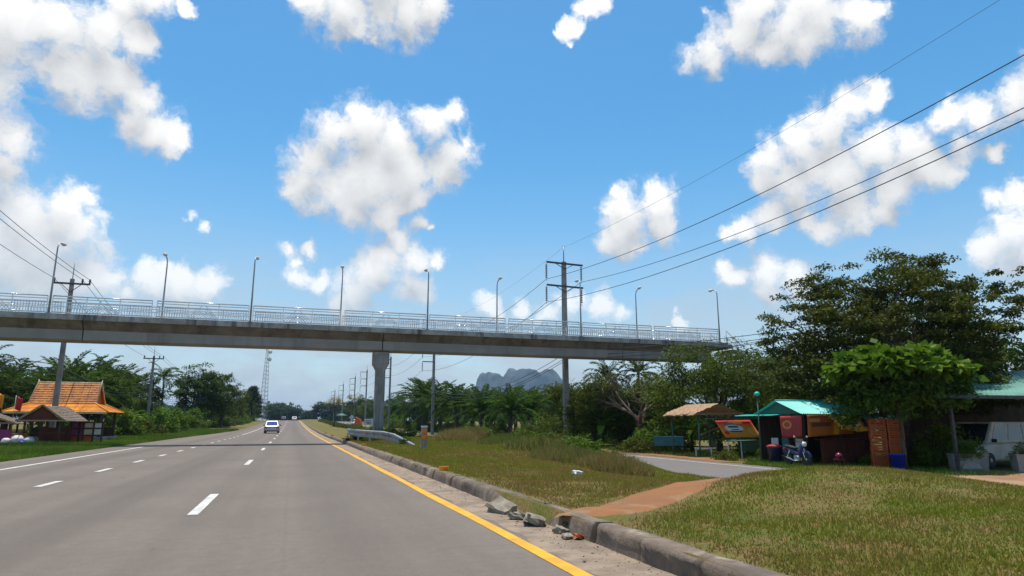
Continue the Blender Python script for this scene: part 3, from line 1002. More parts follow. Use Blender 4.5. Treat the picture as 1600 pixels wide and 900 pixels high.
def string_insulator(x, z, t, n=8):
    b = MB()
    prof = []
    for i in range(n):
        zz = -.12 - i * .145
        prof += [(.03, zz), (.10, zz - .03), (.10, zz - .06), (.03, zz - .08)]
    b.lathe(prof, (x, 0, z), 8)
    b.tube([(x, 0, z), (x, 0, z - .14)], .018, 6)
    b.tube([(x, 0, z - .12 - n * .145), (x, 0, z - .28 - n * .145)], .018, 6)
    b.build('insulator_string', 'porcelain', t)


def big_pole(loc, label, group, arms, top, spike=1.3):
    t = thing('power_pole', label, 'power pole', loc, 0, group)
    pole_tube(top, .21, .15, 'pole', t)
    for z, x0, x1, str_x in arms:
        MB().bar((x0, -.2, z), (x1, -.2, z - .08 * (x0 * x1 < 0)), .11, .13).build('crossarm', 'darksteel', t)
        if x0 * x1 < 0:
            MB().bar((-.75, -.2, z - .08), (0, -.2, z - .5), .045).bar((.75, -.2, z - .08), (0, -.2, z - .5), .045).build('brace', 'darksteel', t)
        for sx in str_x:
            string_insulator(sx, z - .05, t)
    MB().tube([(0, 0, top - .2), (0, 0, top + spike)], .045, 6).build('spike', 'galv_dull', t)
    MB().box((0, 0, top + spike), (.18, .05, .05)).build('spike_cap', 'galv_dull', t)
    return t


PX, PY = 19.95, 47.5
big_pole((PX, PY, FRZ), 'tall concrete power pole with two long crossarms behind the footbridge', None,
         [(14.25, -1.55, 1.55, (-1.5, 1.5)), (12.4, -1.55, 1.55, (-1.5, 1.5))], 14.4)
row = [(19.4, 96), (19.1, 140), (19.0, 186), (19.0, 222), (19.0, 275), (19.0, 330)]
for i, (x, y) in enumerate(row):
    g = gl(x, y)
    big_pole((x, y, g), 'power pole with one sided arms receding beyond the footbridge along the palms', 'power poles receding along the frontage road',
             [(z, 0, -1.75, (-1.7,)) for z in (14.2, 12.3, 10.4)], 14.8)


def cable(pts_list, r, label, group, sag=.5, name='power_cable'):
    b = MB()
    for (a, c) in zip(pts_list[:-1], pts_list[1:]):
        a, c = Vector(a), Vector(c)
        n = 18
        sg = sag * ((c - a).length / 42) ** 2
        b.tube([a.lerp(c, i / n) - Vector((0, 0, sg * 4 * (i / n) * (1 - i / n))) for i in range(n + 1)], r, 5)
    o = b.build(name, 'wire', None)
    tag(o, label, 'cable', group)


P0 = (20.9, 2.0)
rg = 'high voltage cables from the tall pole'
def pz(x, y, z): return (x, y, z + gl(x, y))
for sx, z, nz, lb in ((-1.5, 12.9, 12.9, 'upper power cable hanging from the highway side arm of the tall pole'), (1.5, 12.85, 11.1, 'power cable hanging from the stall side end of the upper crossarm'),
                      (-1.5, 11.05, 9.1, 'lower power cable hanging from the tall pole\'s bottom arm')):
    cable([(P0[0] + sx, P0[1], z + FRZ), (PX + sx, PY, z + FRZ)] + [(x - 1.7, y, nz + gl(x, y)) for x, y in row], .018, lb, None, 1.1)
cable([(P0[0], P0[1], 15.6 + FRZ), (PX, PY, 15.6 + FRZ)] + [(x, y, 16.0 + gl(x, y)) for x, y in row], .007, 'thin earth wire strung from the spike of the tall pole', None, .7)
big_pole((P0[0], P0[1], FRZ), 'tall concrete power pole standing beside the frontage road verge', None, [(14.25, -1.55, 1.55, (-1.5, 1.5)), (12.4, -1.55, 1.55, (-1.5, 1.5))], 14.4)
# low distribution bundle crossing under the bridge on the right
for k, (z, dx) in enumerate(((6.9, 0), (6.55, .05), (6.3, -.05))):
    cable([(34, 26, z + .9), (PX + .3 + dx, PY, z - .1)] + [(x + .3, y, z - .6 + gl(x, y)) for x, y in row], .022, 'sagging black telephone cable passing low beneath the footbridge', 'low telephone cables beside the frontage road', 1.3)
cable([(34, 26, 7.9), (31.9, 46.9, 7.1), (PX + .3, PY, 6.9)], .02, 'black cable strung to the tree end of the footbridge', None, .5)
# left roadside lines
for x_off, z, lb in ((-1.07, -.02, 0), (.62, -.02, 1), (1.07, -.02, 2)):
    pts = [(-14.2 + x_off, 12, 12.6)] + [(x + x_off, y - .14, h + z) for x, y, h in LP[:4]]
    cable(pts, .016, 'power cable on the crossarms of the poles past the pavilion', 'cables of the poles past the pavilion', .7)
for k, z in enumerate((5.3, 5.0, 4.75)):
    pts = [(-15.3, 12, z + 1.3), (LP[0][0] - .2, 52, z - .1)] + [(x - .2, y, z + .3) for x, y, h in LP[1:4]]
    cable(pts, .024, 'drooping black telephone cable on the poles past the pavilion', 'telephone cables of the poles past the pavilion', 1.0)

# ------------------------------------------------------------------ lattice mast far off
def mast():
    X0, Y0 = -10.0, 262.0
    g = gl(-12, 262)
    t = thing('lattice_mast', 'tall slender lattice telecom mast with white dishes beyond the trees', 'mast', (X0, Y0, g))
    H = 27.5
    rad = lambda z: 1.75 - 1.25 * z / H
    legs = [(math.cos(a), math.sin(a)) for a in (R(90), R(210), R(330))]
    for lx, ly in legs:
        MB().tube([(lx * rad(0), ly * rad(0), 0), (lx * rad(H), ly * rad(H), H)], .085, 6).build('leg', 'galv_dull', t)
    b = MB()
    z = 0; i = 0
    while z < H - .8:
        z2 = min(z + 1.5, H)
        for k in range(3):
            p, q = legs[k], legs[(k + 1) % 3]
            b.tube([(p[0] * rad(z), p[1] * rad(z), z), (q[0] * rad(z2), q[1] * rad(z2), z2)], .045, 4)
            b.tube([(p[0] * rad(z2), p[1] * rad(z2), z2), (q[0] * rad(z2), q[1] * rad(z2), z2)], .045, 4)
        z = z2
    b.build('bracing', 'galv_dull', t)
    for x, z in ((.9, 22.2), (.9, 25.0), (-.7, 27.2)):
        MB().lathe([(.05, -.28), (.75, -.22), (.78, 0), (.72, .05)], (x, -.9, z), 14, 'Y').build('dish', 'lampwhite', t)
        MB().bar((x, -.6, z), (0, 0, z), .1).build('dish_arm', 'darksteel', t)
mast()

# ------------------------------------------------------------------ guardrail, marker post, kerb markers, rubble
def guardrail():
    t = thing('guardrail', 'dull galvanised guardrail bending down into the grass before the pier', 'guardrail', (0, 0, 0))
    path = [(3.75, 47.5, .93), (3.82, 43, .92), (4.15, 39.5, .90), (4.68, 36, .88), (5.0, 34.2, .78), (5.45, 31.6, .40), (5.68, 30.2, .16)]
    prof = [(-.02, 0), (-.08, -.04), (-.085, -.14), (-.02, -.19), (-.02, -.24), (-.085, -.29), (-.08, -.39), (-.02, -.43), (.0, -.43), (.0, 0)]
    b = MB(); rings = []
    for i, p in enumerate(path):
        d = Vector(path[min(i + 1, len(path) - 1)]) - Vector(path[max(i - 1, 0)])
        d.z = 0; d.normalize()
        nrm = Vector((d.y, -d.x, 0))          # faces traffic
        if nrm.x > 0: nrm = -nrm
        rings.append([tuple(Vector(p) + nrm * (-q[0]) + Vector((0, 0, q[1]))) for q in prof])
    b.loft(rings)
    b.build('beam', 'galv_dull', t)
    for x, y, z in ((3.83, 47, .9), (3.92, 43, .9), (4.25, 39.5, .88), (4.78, 36, .85), (5.15, 34, .6)):
        MB().box((x + .10, y, z / 2 - .05), (.10, .14, z - .02)).build('post', 'galv_dull', t)
    for x, y, z in ((4.08, 39.2, .72), (4.36, 37.8, .71), (4.62, 35.9, .70)):
        MB().box((x - .1, y, z), (.02, .24, .16)).build('reflector', 'orange', t)
guardrail()


def marker_post(loc):
    t = thing('marker_post', 'white concrete marker post with two round orange reflectors in the grass', 'marker post', loc)
    MB().box((0, 0, .38), (.23, .16, 1.06), bev=.02).build('post', 'pole', t)
    MB().box((0, 0, .94), (.245, .175, .07)).build('cap', 'palewhite', t)
    for z in (.76, .53):
        MB().lathe([(.105, 0), (.105, -.02), (.09, -.03)], (0, -.08, z), 16, 'Y').build('reflector', 'orange', t)
marker_post((5.05, 26.6, .22))


def kerb_marker(loc, lab, grp=None, s=1.0):
    t = thing('kerb_marker', lab, 'road marker', loc, 0, grp)
    b = MB()
    b.loft([[(-.09 * s, -.05, 0), (.09 * s, -.05, 0), (.09 * s, .05, 0), (-.09 * s, .05, 0)], [(-.085 * s, -.035, .11), (.085 * s, -.035, .11), (.085 * s, .03, .11), (-.085 * s, .03, .11)]])
    b.build('body', 'amber', t)
    MB().box((.03, -.05, .06), (.08 * s, .012, .06)).build('reflector', 'orange', t)
kerb_marker((3.45, 15.6, .205), 'bright amber block marker standing on the kerb before the marker post', None, 1.3)
for y in (33.5, 47.5, 60, 72):
    kerb_marker((3.42, y, .205 + float(zroad(y))), 'small amber block marker on the kerb past the guardrail', 'amber markers along the kerb', 1.3)


def chunk(name, loc, size, rot, lab, seed, cat='rubble', mat='rubble'):
    q = np.random.default_rng(seed)
    bm = bmesh.new()
    bmesh.ops.create_cube(bm, size=1.0)
    bmesh.ops.subdivide_edges(bm, edges=bm.edges[:], cuts=2, use_grid_fill=True)
    for v in bm.verts:
        v.co = Vector((v.co.x * size[0], v.co.y * size[1], v.co.z * size[2])) + Vector(q.uniform(-.10, .10, 3) * np.array(size))
        if v.co.z > size[2] * .3 and q.random() < .35: v.co.z *= .72
    me = bpy.data.meshes.new(name)
    bm.to_mesh(me); bm.free()
    me.materials.append(M[mat])
    o = inst(name, me, None, loc, rot)
    return tag(o, lab, cat)
chunk('concrete_chunk', (3.04, 9.75, .075), (.26, .40, .12), (.25, -.35, .3), 'tilted flat slab of broken kerb leaning by the gutter', 1)
chunk('concrete_chunk', (3.07, 9.05, .04), (.20, .24, .09), (.1, .2, .9), 'small grey piece of broken kerb between two larger slabs', 2)
chunk('concrete_chunk', (3.12, 8.55, .06), (.24, .46, .11), (-.1, .28, -.35), 'large broken kerb slab lying on the gutter grit', 3)
chunk('concrete_chunk', (3.16, 7.75, .03), (.13, .12, .09), (.3, .2, .5), 'fist sized grey stone beside weeds in the gutter', 4)
chunk('concrete_chunk', (3.08, 7.35, .025), (.11, .09, .06), (.3, .1, .2), 'small pale stone by the orange scrap in the gutter', 5)
chunk('brick_scrap', (3.2, 7.3, .03), (.12, .09, .05), (.1, .3, .8), 'orange brick scrap among the gutter weeds', 6, 'brick', 'cratered')
chunk('litter_scrap', (5.95, 13.6, float(gz(5.95, 13.6)) + .06), (.20, .14, .09), (.2, .1, .4), 'crumpled white litter lying on the grass verge', 8, 'litter', 'palewhite')

# ------------------------------------------------------------------ pavilion and huts on the left
def pavilion():
    g = gl(-16.3, 57)
    t = thing('pavilion', 'open pavilion with two tiered orange tiled roof at the roadside', 'pavilion', (-15.7, 57, g))
    # lower hipped roof, then the steep upper gable; tile courses are real steps
    def slope(p0, p1, q0, q1, rows, name, mat, parent, cols):
        """tile courses between eave p0-p1 and ridge q0-q1"""
        P0, P1, Q0, Q1 = map(Vector, (p0, p1, q0, q1))
        n = (P1 - P0).cross(Q0 - P0).normalized()
        if n.z < 0: n = -n
        b = MB()
        for r in range(rows):
            f0, f1 = r / rows, (r + 1.12) / rows
            a0, a1 = P0.lerp(Q0, f0), P1.lerp(Q1, f0)
            c0, c1 = P0.lerp(Q0, min(f1, 1)), P1.lerp(Q1, min(f1, 1))
            for k in range(cols):
                u0, u1 = k / cols + .001, (k + 1) / cols - .001
                lift = n * (.035 + .012 * ((k * 7 + r * 3) % 5) / 5)
                A, B, C, D = a0.lerp(a1, u0), a0.lerp(a1, u1), c0.lerp(c1, u1), c0.lerp(c1, u0)
                b.add([A + lift, B + lift, C + n * .006, D + n * .006, A, B], [(0, 1, 2, 3), (4, 5, 1, 0)])
        o = b.build(name, mat, parent)
        return o
    W, D_, ez = 3.2, 2.5, 1.98
    w2, d2, mz = 2.05, 1.2, 2.58
    rz_ = 4.12
    b = MB()
    b.loft([[(-W, -D_, ez), (W, -D_, ez), (W, D_, ez), (-W, D_, ez)], [(-w2, -d2, mz), (w2, -d2, mz), (w2, d2, mz), (-w2, d2, mz)]])
    low = b.build('lower_roof', 'tilelow', t)
    E = [(-W, -D_, ez), (W, -D_, ez), (W, D_, ez), (-W, D_, ez)]; I = [(-w2, -d2, mz), (w2, -d2, mz), (w2, d2, mz), (-w2, d2, mz)]
    for k in range(4):
        slope(E[k], E[(k + 1) % 4], I[k], I[(k + 1) % 4], 6, 'tile_slope', 'tilelow', low, 26 if k % 2 == 0 else 18)
    for k in range(4):
        MB().tube([Vector(E[k]) + Vector((0, 0, .05)), Vector(I[k]) + Vector((0, 0, .06))], .05, 6).build('hip_ridge', 'tilelow', low)
    b = MB()
    w3 = 1.92
    b.prism([(-d2 * .98, mz), (d2 * .98, mz), (.05, rz_), (-.05, rz_)], -w3, w3, 'X')
    upp = b.build('upper_roof', 'tileroof', t)
    up2 = 2.02
    for s in (-1, 1):
        slope((-up2 - .1, s * d2 * 1.02, mz + .02), (up2 + .1, s * d2 * 1.02, mz + .02), (-up2 + .08, s * .05, rz_), (up2 - .08, s * .05, rz_), 9, 'tile_slope', 'tileroof', upp, 20)
    MB().tube([(-up2, 0, rz_ + .03), (up2, 0, rz_ + .03)], .06, 6).build('ridge', 'roofedge', upp)
    for s in (-1, 1):
        MB().tube([(s * (up2 + .1), -d2 * 1.05, mz), (s * up2, 0, rz_ + .1), (s * (up2 + .03), .02, rz_ + .26)], [.045, .045, .012], 6).tube([(s * (up2 + .1), d2 * 1.05, mz), (s * up2, 0, rz_ + .1)], .05, 6).build('bargeboard', 'roofedge', upp)
    MB().box((0, -D_, ez - .05), (2 * W - .1, .06, .12)).build('fascia', 'roofedge', t)
    for x in (-2.7, -.9, .9, 2.7):
        for y in (-2.0, 2.0):
            MB().box((x, y, 1.0), (.16, .16, 2.06)).build('post', 'wood', t)
    MB().box((0, 0, .12), (5.9, 4.4, .24)).build('floor_base', 'concrete', t)
    MB().box((0, 2.05, .55), (5.4, .08, .7)).build('back_wall', 'wood', t)
pavilion()


def thatch_hut(loc, w, d, eave, ridge, rz, label, wallmat, group=None):
    t = thing('market_hut', label, 'hut', loc, rz, group)
    for sy in (-1, 1):
        for sx in (-1, 1):
            MB().box((sx * w * .42, sy * d * .42, eave / 2), (.1, .1, eave)).build('post', 'wood', t)
    rf = None
    for s in (-1, 1):                     # two thatch slopes, ridge along local Y
        b = MB()
        for k in range(9):
            f0, f1 = k / 9, (k + 1.5) / 9
            x0, z0 = s * w * .58 * (1 - f0), eave - .08 + (ridge - eave + .08) * f0
            x1, z1 = s * w * .58 * (1 - min(f1, 1)), eave - .08 + (ridge - eave + .08) * min(f1, 1)
            for j in range(24):
                y0 = -d / 2 + d * j / 24; y1 = y0 + d / 24
                dz = random.uniform(-.05, .0)
                b.add([(x0, y0, z0 + .05 + dz), (x0, y1, z0 + .05 + dz * .5), (x1, y1, z1), (x1, y0, z1), (x0, y0, z0 + dz), (x0, y1, z0 + dz)], [(0, 1, 2, 3), (4, 5, 1, 0)])
        b.add([(s * w * .57, -d / 2, eave - .10), (s * w * .57, d / 2, eave - .10), (0, d / 2, ridge - .04), (0, -d / 2, ridge - .04)], [(0, 1, 2, 3)])
        b.build('thatch_slope', 'thatch', t)
    MB().prism([(-w * .44, eave), (w * .44, eave), (0, ridge - .12)], -d / 2 + .12, -d / 2 + .16, 'Y').build('gable_panel', 'redwood', t)
    MB().box((0, -d / 2 + .02, eave - .04), (w * 1.18, .10, .09)).build('front_beam', 'tan', t)
    for s in (-1, 1):
        MB().bar((s * w * .60, -d / 2 - .03, eave - .06), (0, -d / 2 - .03, ridge + .04), .05, .10).build('bargeboard', 'tan', t)
    MB().box((-w * .1, d * .3, eave * .36), (w * .8, .05, eave * .62)).build('back_panel', wallmat, t)
    MB().box((0, -d * .2, .62), (w * .8, .5, .06)).build('counter', 'wood', t)
    return t
thatch_hut((-14.2, 49.2, gl(-14.2, 49)), 2.3, 3.2, 1.42, 2.28, R(-8), 'small thatched market hut with brown gable before the orange pavilion', 'redwood')
thatch_hut((-18.6, 51.0, gl(-18.6, 51)), 3.6, 3.4, 1.25, 1.95, R(4), 'grey thatched hut with purple cloth walls beside the pavilion', 'purple')
MBo = MB().box((0, 0, 0), (3.0, .05, .75)).build('cloth_skirt', 'purple', None, (-17.9, 49.2, gl(-18, 49) + .45))
tag(MBo, 'purple cloth screen hung before the grey thatched hut', 'cloth')


def panel_fence():
    g = gl(-12.8, 50.2)
    t = thing('bamboo_rail', 'dark wooden rail screen with purple and cream panels beside the hut', 'screen', (-13.55, 50.4, g))
    for x in (0, .72, 1.30, 1.8):
        MB().box((x, 0, .65), (.10, .10, 1.35)).build('post', 'wood', t)
    for z in (.45, .92, 1.28):
        MB().box((.9, -.06, z), (1.95, .05, .07)).build('rail', 'wood', t)
    for x0, x1, m in ((.05, .68, 'purple'), (.77, 1.26, 'cream'), (1.34, 1.76, 'palewhite')):
        MB().box(((x0 + x1) / 2, .04, 1.08), (x1 - x0, .03, .34)).build('panel', m, t)
        MB().box(((x0 + x1) / 2, .04, .68), (x1 - x0, .03, .34)).build('panel', m, t)
    MB().box((.6, .1, .22), (1.3, .04, .4)).build('base_board', 'cratered', t)
panel_fence()


def sack(loc, s, mat, label, seed):
    q = np.random.default_rng(seed)
    b = MB()
    rings = []
    for k in range(7):
        f = k / 6
        r = s * math.sin(math.pi * (.12 + .8 * f)) ** .6
        rings.append([(r * math.cos(a) * (1 + q.uniform(-.15, .15)), r * math.sin(a) * (1 + q.uniform(-.15, .15)), f * s * 1.5) for a in np.linspace(0, 2 * math.pi, 10, endpoint=False)])
    b.loft(rings, True)
    o = b.build('sack', mat, None, loc)
    return tag(o, label, 'sack')
g0 = gl(-16.4, 47.5)
for x, y, s, m, lb in ((-15.4, 47.4, .36, 'palewhite', 'large white sack in the pile on the grass by the huts'), (-14.85, 47.5, .30, 'palewhite', 'plump white sack closest to the brown gabled hut'),
                       (-15.95, 47.3, .26, 'palewhite', 'small white sack at the outer end of the pile'), (-15.5, 47.9, .44, 'cratered', 'orange sack behind the white sacks by the huts'),
                       (-15.05, 47.0, .16, 'blueplastic', 'little blue bag resting against the white sacks')):
    sack((x, y, g0 - .02), s, m, lb, int(abs(x) * 100))


def flag(loc, h, mat, label):
    t = thing('flag', label, 'flag', loc)
    MB().tube([(0, 0, 0), (0, 0, h)], .02, 6).build('pole', 'galv_dull', t)
    V = []; F = []
    for i in range(7):
        for j in range(9):
            V.append((.04 + i * .06, .05 * math.sin(i * 1.1 + j * .5), h - .05 - j * .11 - i * .03))
    for i in range(6):
        for j in range(8):
            a = i * 9 + j
            F.append((a, a + 1, a + 10, a + 9))
    b = MB().add(V, F, True)
    o = b.build('cloth', mat, t)
    md = o.modifiers.new('thickness', 'SOLIDIFY'); md.thickness = .006
flag((-19.1, 54, gl(-19, 54)), 3.3, 'amber', 'yellow flag on a pole above the grey thatched hut')
flag((-18.2, 54.6, gl(-18, 54)), 3.1, 'redcloth', 'red flag on a pole beside the yellow flag')

# ------------------------------------------------------------------ vehicles
def wheel(parent, x, y, r, w):
    ty = MB().lathe([(r * .62, -w / 2), (r * .93, -w / 2), (r, -w / 2 + .03), (r, w / 2 - .03), (r * .93, w / 2), (r * .62, w / 2)], (x, y, r), 20, 'X').build('tyre', 'black', parent)
    MB().lathe([(.03, -w / 2 - .004), (r * .64, -w / 2 + .01), (r * .64, w / 2 - .01), (.03, w / 2 + .004)], (x, y, r), 12, 'X').build('rim', 'galv_dull', ty)


def car(loc, rz, label, paint, L=4.3, W=1.72, H=1.46, glassmat='glass', van=False, group=None):
    """length along local Y, front at +Y"""
    t = thing('car', label, 'car', loc, rz, group)
    h = L / 2
    def ring(y, hw, zb, zt):
        c = .09
        return [(-hw + c, y, zb), (hw - c, y, zb), (hw, y, zb + c), (hw, y, zt - c), (hw - c * 1.4, y, zt), (-hw + c * 1.4, y, zt), (-hw, y, zt - c), (-hw, y, zb + c)]
    belt = .86 if not van else .98
    b = MB()
    if van:
        sec = [(-h, W / 2 - .10, .36, belt - .04), (-h + .1, W / 2 - .01, .26, belt), (h - .9, W / 2, .24, belt), (h - .15, W / 2 - .05, .26, belt - .16), (h, W / 2 - .16, .34, belt - .3)]
    else:
        sec = [(-h, W / 2 - .12, .36, belt - .06), (-h + .12, W / 2 - .02, .26, belt + .02), (-h + .8, W / 2, .24, belt + .03), (.6, W / 2, .24, belt), (h - .5, W / 2 - .03, .25, belt - .12), (h - .06, W / 2 - .12, .30, belt - .24), (h, W / 2 - .22, .36, belt - .34)]
    b.loft([ring(*s) for s in sec], False)
    o = b.build('body', paint, t)
    md = o.modifiers.new('bevel', 'BEVEL'); md.width = .03; md.segments = 2; md.limit_method = 'ANGLE'
    if van:
        cab = [(-h + .06, W / 2 - .05, W / 2 - .16), (-h + .16, H - belt, 0), (h - 1.25, 0, 0), (h - .55, 0, 0)]
        y0b, y0t, y1t, y1b = -h + .05, -h + .14, h - 1.55, h - .75
    else:
        y0b, y0t, y1t, y1b = -h + .55, -h + 1.15, .25, 1.05
    wb, wt = W / 2 - .05, W / 2 - .20
    z0, z1 = belt - .02, H
    cv = [(-wb, y0b, z0), (wb, y0b, z0), (wb, y1b, z0), (-wb, y1b, z0), (-wt, y0t, z1), (wt, y0t, z1), (wt, y1t, z1), (-wt, y1t, z1)]
    c = MB().add(cv, [(0, 1, 5, 4), (1, 2, 6, 5), (2, 3, 7, 6), (3, 0, 4, 7), (4, 5, 6, 7), (3, 2, 1, 0)])
    o = c.build('cabin', paint, t)
    md = o.modifiers.new('bevel', 'BEVEL'); md.width = .05; md.segments = 3; md.limit_method = 'ANGLE'
    def pane(a, b_, c_, d, u0, u1, v0, v1, name, mat):
        A, B, C, D = (Vector(cv[i]) for i in (a, b_, c_, d))     # bottom a->b, top d->c
        n = (B - A).cross(D - A).normalized()
        cen = sum((Vector(q) for q in cv), Vector()) / 8
        if n.dot((A + B + C + D) / 4 - cen) < 0: n = -n
        at_ = lambda u, v: A.lerp(B, u).lerp(D.lerp(C, u), v)
        q = [at_(u0, v0), at_(u1, v0), at_(u1, v1), at_(u0, v1)]
        MB().add([p + n * .012 for p in q] + [p - n * .02 for p in q], [(0, 1, 2, 3), (0, 1, 5, 4), (1, 2, 6, 5), (2, 3, 7, 6), (3, 0, 4, 7)]).build(name, mat, t)
    pane(0, 1, 5, 4, .09, .91, .12, .88, 'rear_window', glassmat)
    pane(2, 3, 7, 6, .07, .93, .10, .90, 'windscreen', 'glass')
    n = 3 if van else 2
    for k in range(n):
        u0 = (.05 + k * .91 / n); u1 = u0 + .91 / n - .035
        pane(1, 2, 6, 5, u0, u1, .14, .86, 'side_window', 'glass')
        pane(3, 0, 4, 7, 1 - u1, 1 - u0, .14, .86, 'side_window', 'glass')
    for s in (-1, 1):
        MB().box((s * (W / 2 - .19), -h - .005, belt - .16), (.30, .05, .16), bev=.015).build('tail_light', 'taillight', t)
        MB().box((s * (W / 2 - .30), h - .02, belt - .40), (.34, .12, .14), bev=.03).build('headlight', 'lampwhite', t)
        MB().box((s * (W / 2 + .09), y1b - .25, belt + .08), (.20, .10, .14), bev=.03).build('mirror', 'black', t)
        for y in (-h + .82, h - .80):
            wheel(t, s * (W / 2 - .10), y, .31, .2)
    MB().box((0, -h - .02, .42), (W - .16, .12, .22), bev=.04).build('bumper', paint, t)
    MB().box((0, -h - .085, .50), (.38, .012, .13)).build('number_plate', 'palewhite', t)
    MB().box((0, -h + .1, .26), (W - .3, .3, .12)).build('underside', 'black', t)
    return t
zr = lambda y: float(zroad(y))
car((-2.2, 88, zr(88) + .006), 0, 'silver sedan with blue rear window driving away under the footbridge', 'carsilver', glassmat='bluefilm')
car((-2.7, 262, zr(262) + .006), 0, 'tiny dark car on the road at the crest', 'navy', group=None)
car((1.0, 255, zr(255) + .006), 0, 'tiny white car on the road at the crest', 'carwhite')
car((15.5, 178, zr(178) + FRZ + .02), math.pi, 'white car coming along the frontage road beyond the footbridge', 'carwhite')
car((27.2, 20.3, FRZ + .02), R(98), 'dusty white van parked beside the concrete planters under the green roof', 'dustyshadewhite', 4.6, 1.75, 1.78, van=True)


def motorbike(loc, rz, label, paint):
    """front towards +Y"""
    t = thing('motorbike', label, 'motorbike', loc, rz)
    for y, nm in ((-.62, 'rear_wheel'), (.62, 'front_wheel')):
        w = MB()
        n = 24
        w.lathe([(.23, -.03), (.275, -.04), (.29, 0), (.275, .04), (.23, .03)], (0, y, .29), n, 'X')
        wo = w.build(nm, 'black', t)
        r = MB().lathe([(.21, -.018), (.235, -.022), (.235, .022), (.21, .018)], (0, y, .29), n, 'X')
        for k in range(8):
            a = k * math.pi / 4
            r.tube([(0, y, .29), (0, y + .22 * math.cos(a), .29 + .22 * math.sin(a))], .006, 4)
        r.lathe([(.045, -.05), (.045, .05)], (0, y, .29), 10, 'X')
        r.build('rim', 'chrome', wo)
    MB().tube([(-.0, .62, .29), (0, .50, .60), (0, .40, .92)], .03, 8).tube([(.07, .62, .29), (.06, .48, .62)], .022, 8).tube([(-.07, .62, .29), (-.06, .48, .62)], .022, 8).build('fork', 'chrome', t)
    fd = MB(); rg_ = []
    for k in range(7):
        a = R(20 + k * 22)
        rg_.append([(sx * .055, .62 + .33 * math.cos(a), .29 + .33 * math.sin(a) + dz) for sx, dz in ((-1, 0), (1, 0), (.6, .02), (-.6, .02))])
    fd.loft(rg_).build('front_fender', paint, t)
    b = MB()
    sec = [(-.78, .03, .66, .72), (-.5, .10, .50, .74), (-.15, .11, .42, .68), (.12, .07, .36, .56), (.32, .13, .36, .80), (.46, .10, .58, .96), (.50, .04, .80, 1.0)]
    b.loft([[(-hw, y, (zb + zt) / 2), (-hw * .5, y, zb), (hw * .5, y, zb), (hw, y, (zb + zt) / 2), (hw * .7, y, zt), (-hw * .7, y, zt)] for y, hw, zb, zt in sec], True)
    b.build('body', paint, t)
    s = MB()
    s.loft([[(-hw, y, z - .05), (hw, y, z - .05), (hw * .85, y, z + .02), (0, y, z + .035), (-hw * .85, y, z + .02)] for y, hw, z in ((-.80, .07, .80), (-.5, .13, .79), (-.2, .12, .74), (.0, .07, .72))], True)
    s.build('seat', 'black', t)
    MB().box((0, .02, .32), (.20, .36, .22), bev=.04).build('engine', 'galv_dull', t)
    MB().tube([(.10, .18, .24), (.13, -.1, .22), (.14, -.35, .30), (.14, -.85, .38)], [.02, .025, .045, .04], 8).build('exhaust', 'chrome', t)
    MB().tube([(-.11, -.62, .29), (-.10, -.35, .62)], .025, 6).tube([(.11, -.62, .29), (.10, -.35, .62)], .025, 6).build('shock', 'chrome', t)
    MB().tube([(-.33, .30, 1.0), (-.15, .40, .97), (.15, .40, .97), (.33, .30, 1.0)], .015, 6).build('handlebar', 'black', t)
    MB().lathe([(.03, -.06), (.09, -.02), (.095, .05), (.06, .08)], (0, .50, .88), 12, 'Y').build('headlight', 'lampwhite', t)
    for sx in (-1, 1):
        MB().tube([(sx * .25, .34, 1.0), (sx * .28, .34, 1.14)], .007, 4).build('mirror_stalk', 'black', t)
        MB().lathe([(.02, -.012), (.055, -.006), (.055, .006), (.02, .012)], (sx * .28, .33, 1.17), 10, 'Y').build('mirror', 'chrome', t)
    MB().box((0, -.84, .66), (.16, .06, .08), bev=.015).build('tail_light', 'taillight', t)
    MB().bar((0.08, .0, .2), (.22, -.05, .01), .025).build('kickstand', 'darksteel', t)
    return t
m1 = motorbike((19.75, 22.75, FRZ + .03), R(172), 'navy blue motorbike parked on the frontage road edge before the turquoise stall', 'navy')

# ------------------------------------------------------------------ stalls along the frontage road
def corrugated(p0, p1, q1, q0, amp=.018, pitch=.11):
    """corrugated sheet: eave p0-p1, ridge q0-q1"""
    P0, P1, Q0, Q1 = map(Vector, (p0, p1, q0, q1))
    n = (P1 - P0).cross(Q0 - P0).normalized()
    if n.z < 0: n = -n
    k = max(8, int((P1 - P0).length / pitch * 4))
    V = []; F = []
    for i in range(k + 1):
        u = i / k
        l = n * amp * math.sin(i * math.pi / 2)
        for pt in (P0.lerp(P1, u), Q0.lerp(Q1, u)):
            V += [pt + l, pt + l - n * .008]
    for i in range(k):
        a = i * 4
        F += [(a, a + 4, a + 6, a + 2), (a + 1, a + 3, a + 7, a + 5), (a, a + 1, a + 5, a + 4), (a + 2, a + 6, a + 7, a + 3)]
    return V, F


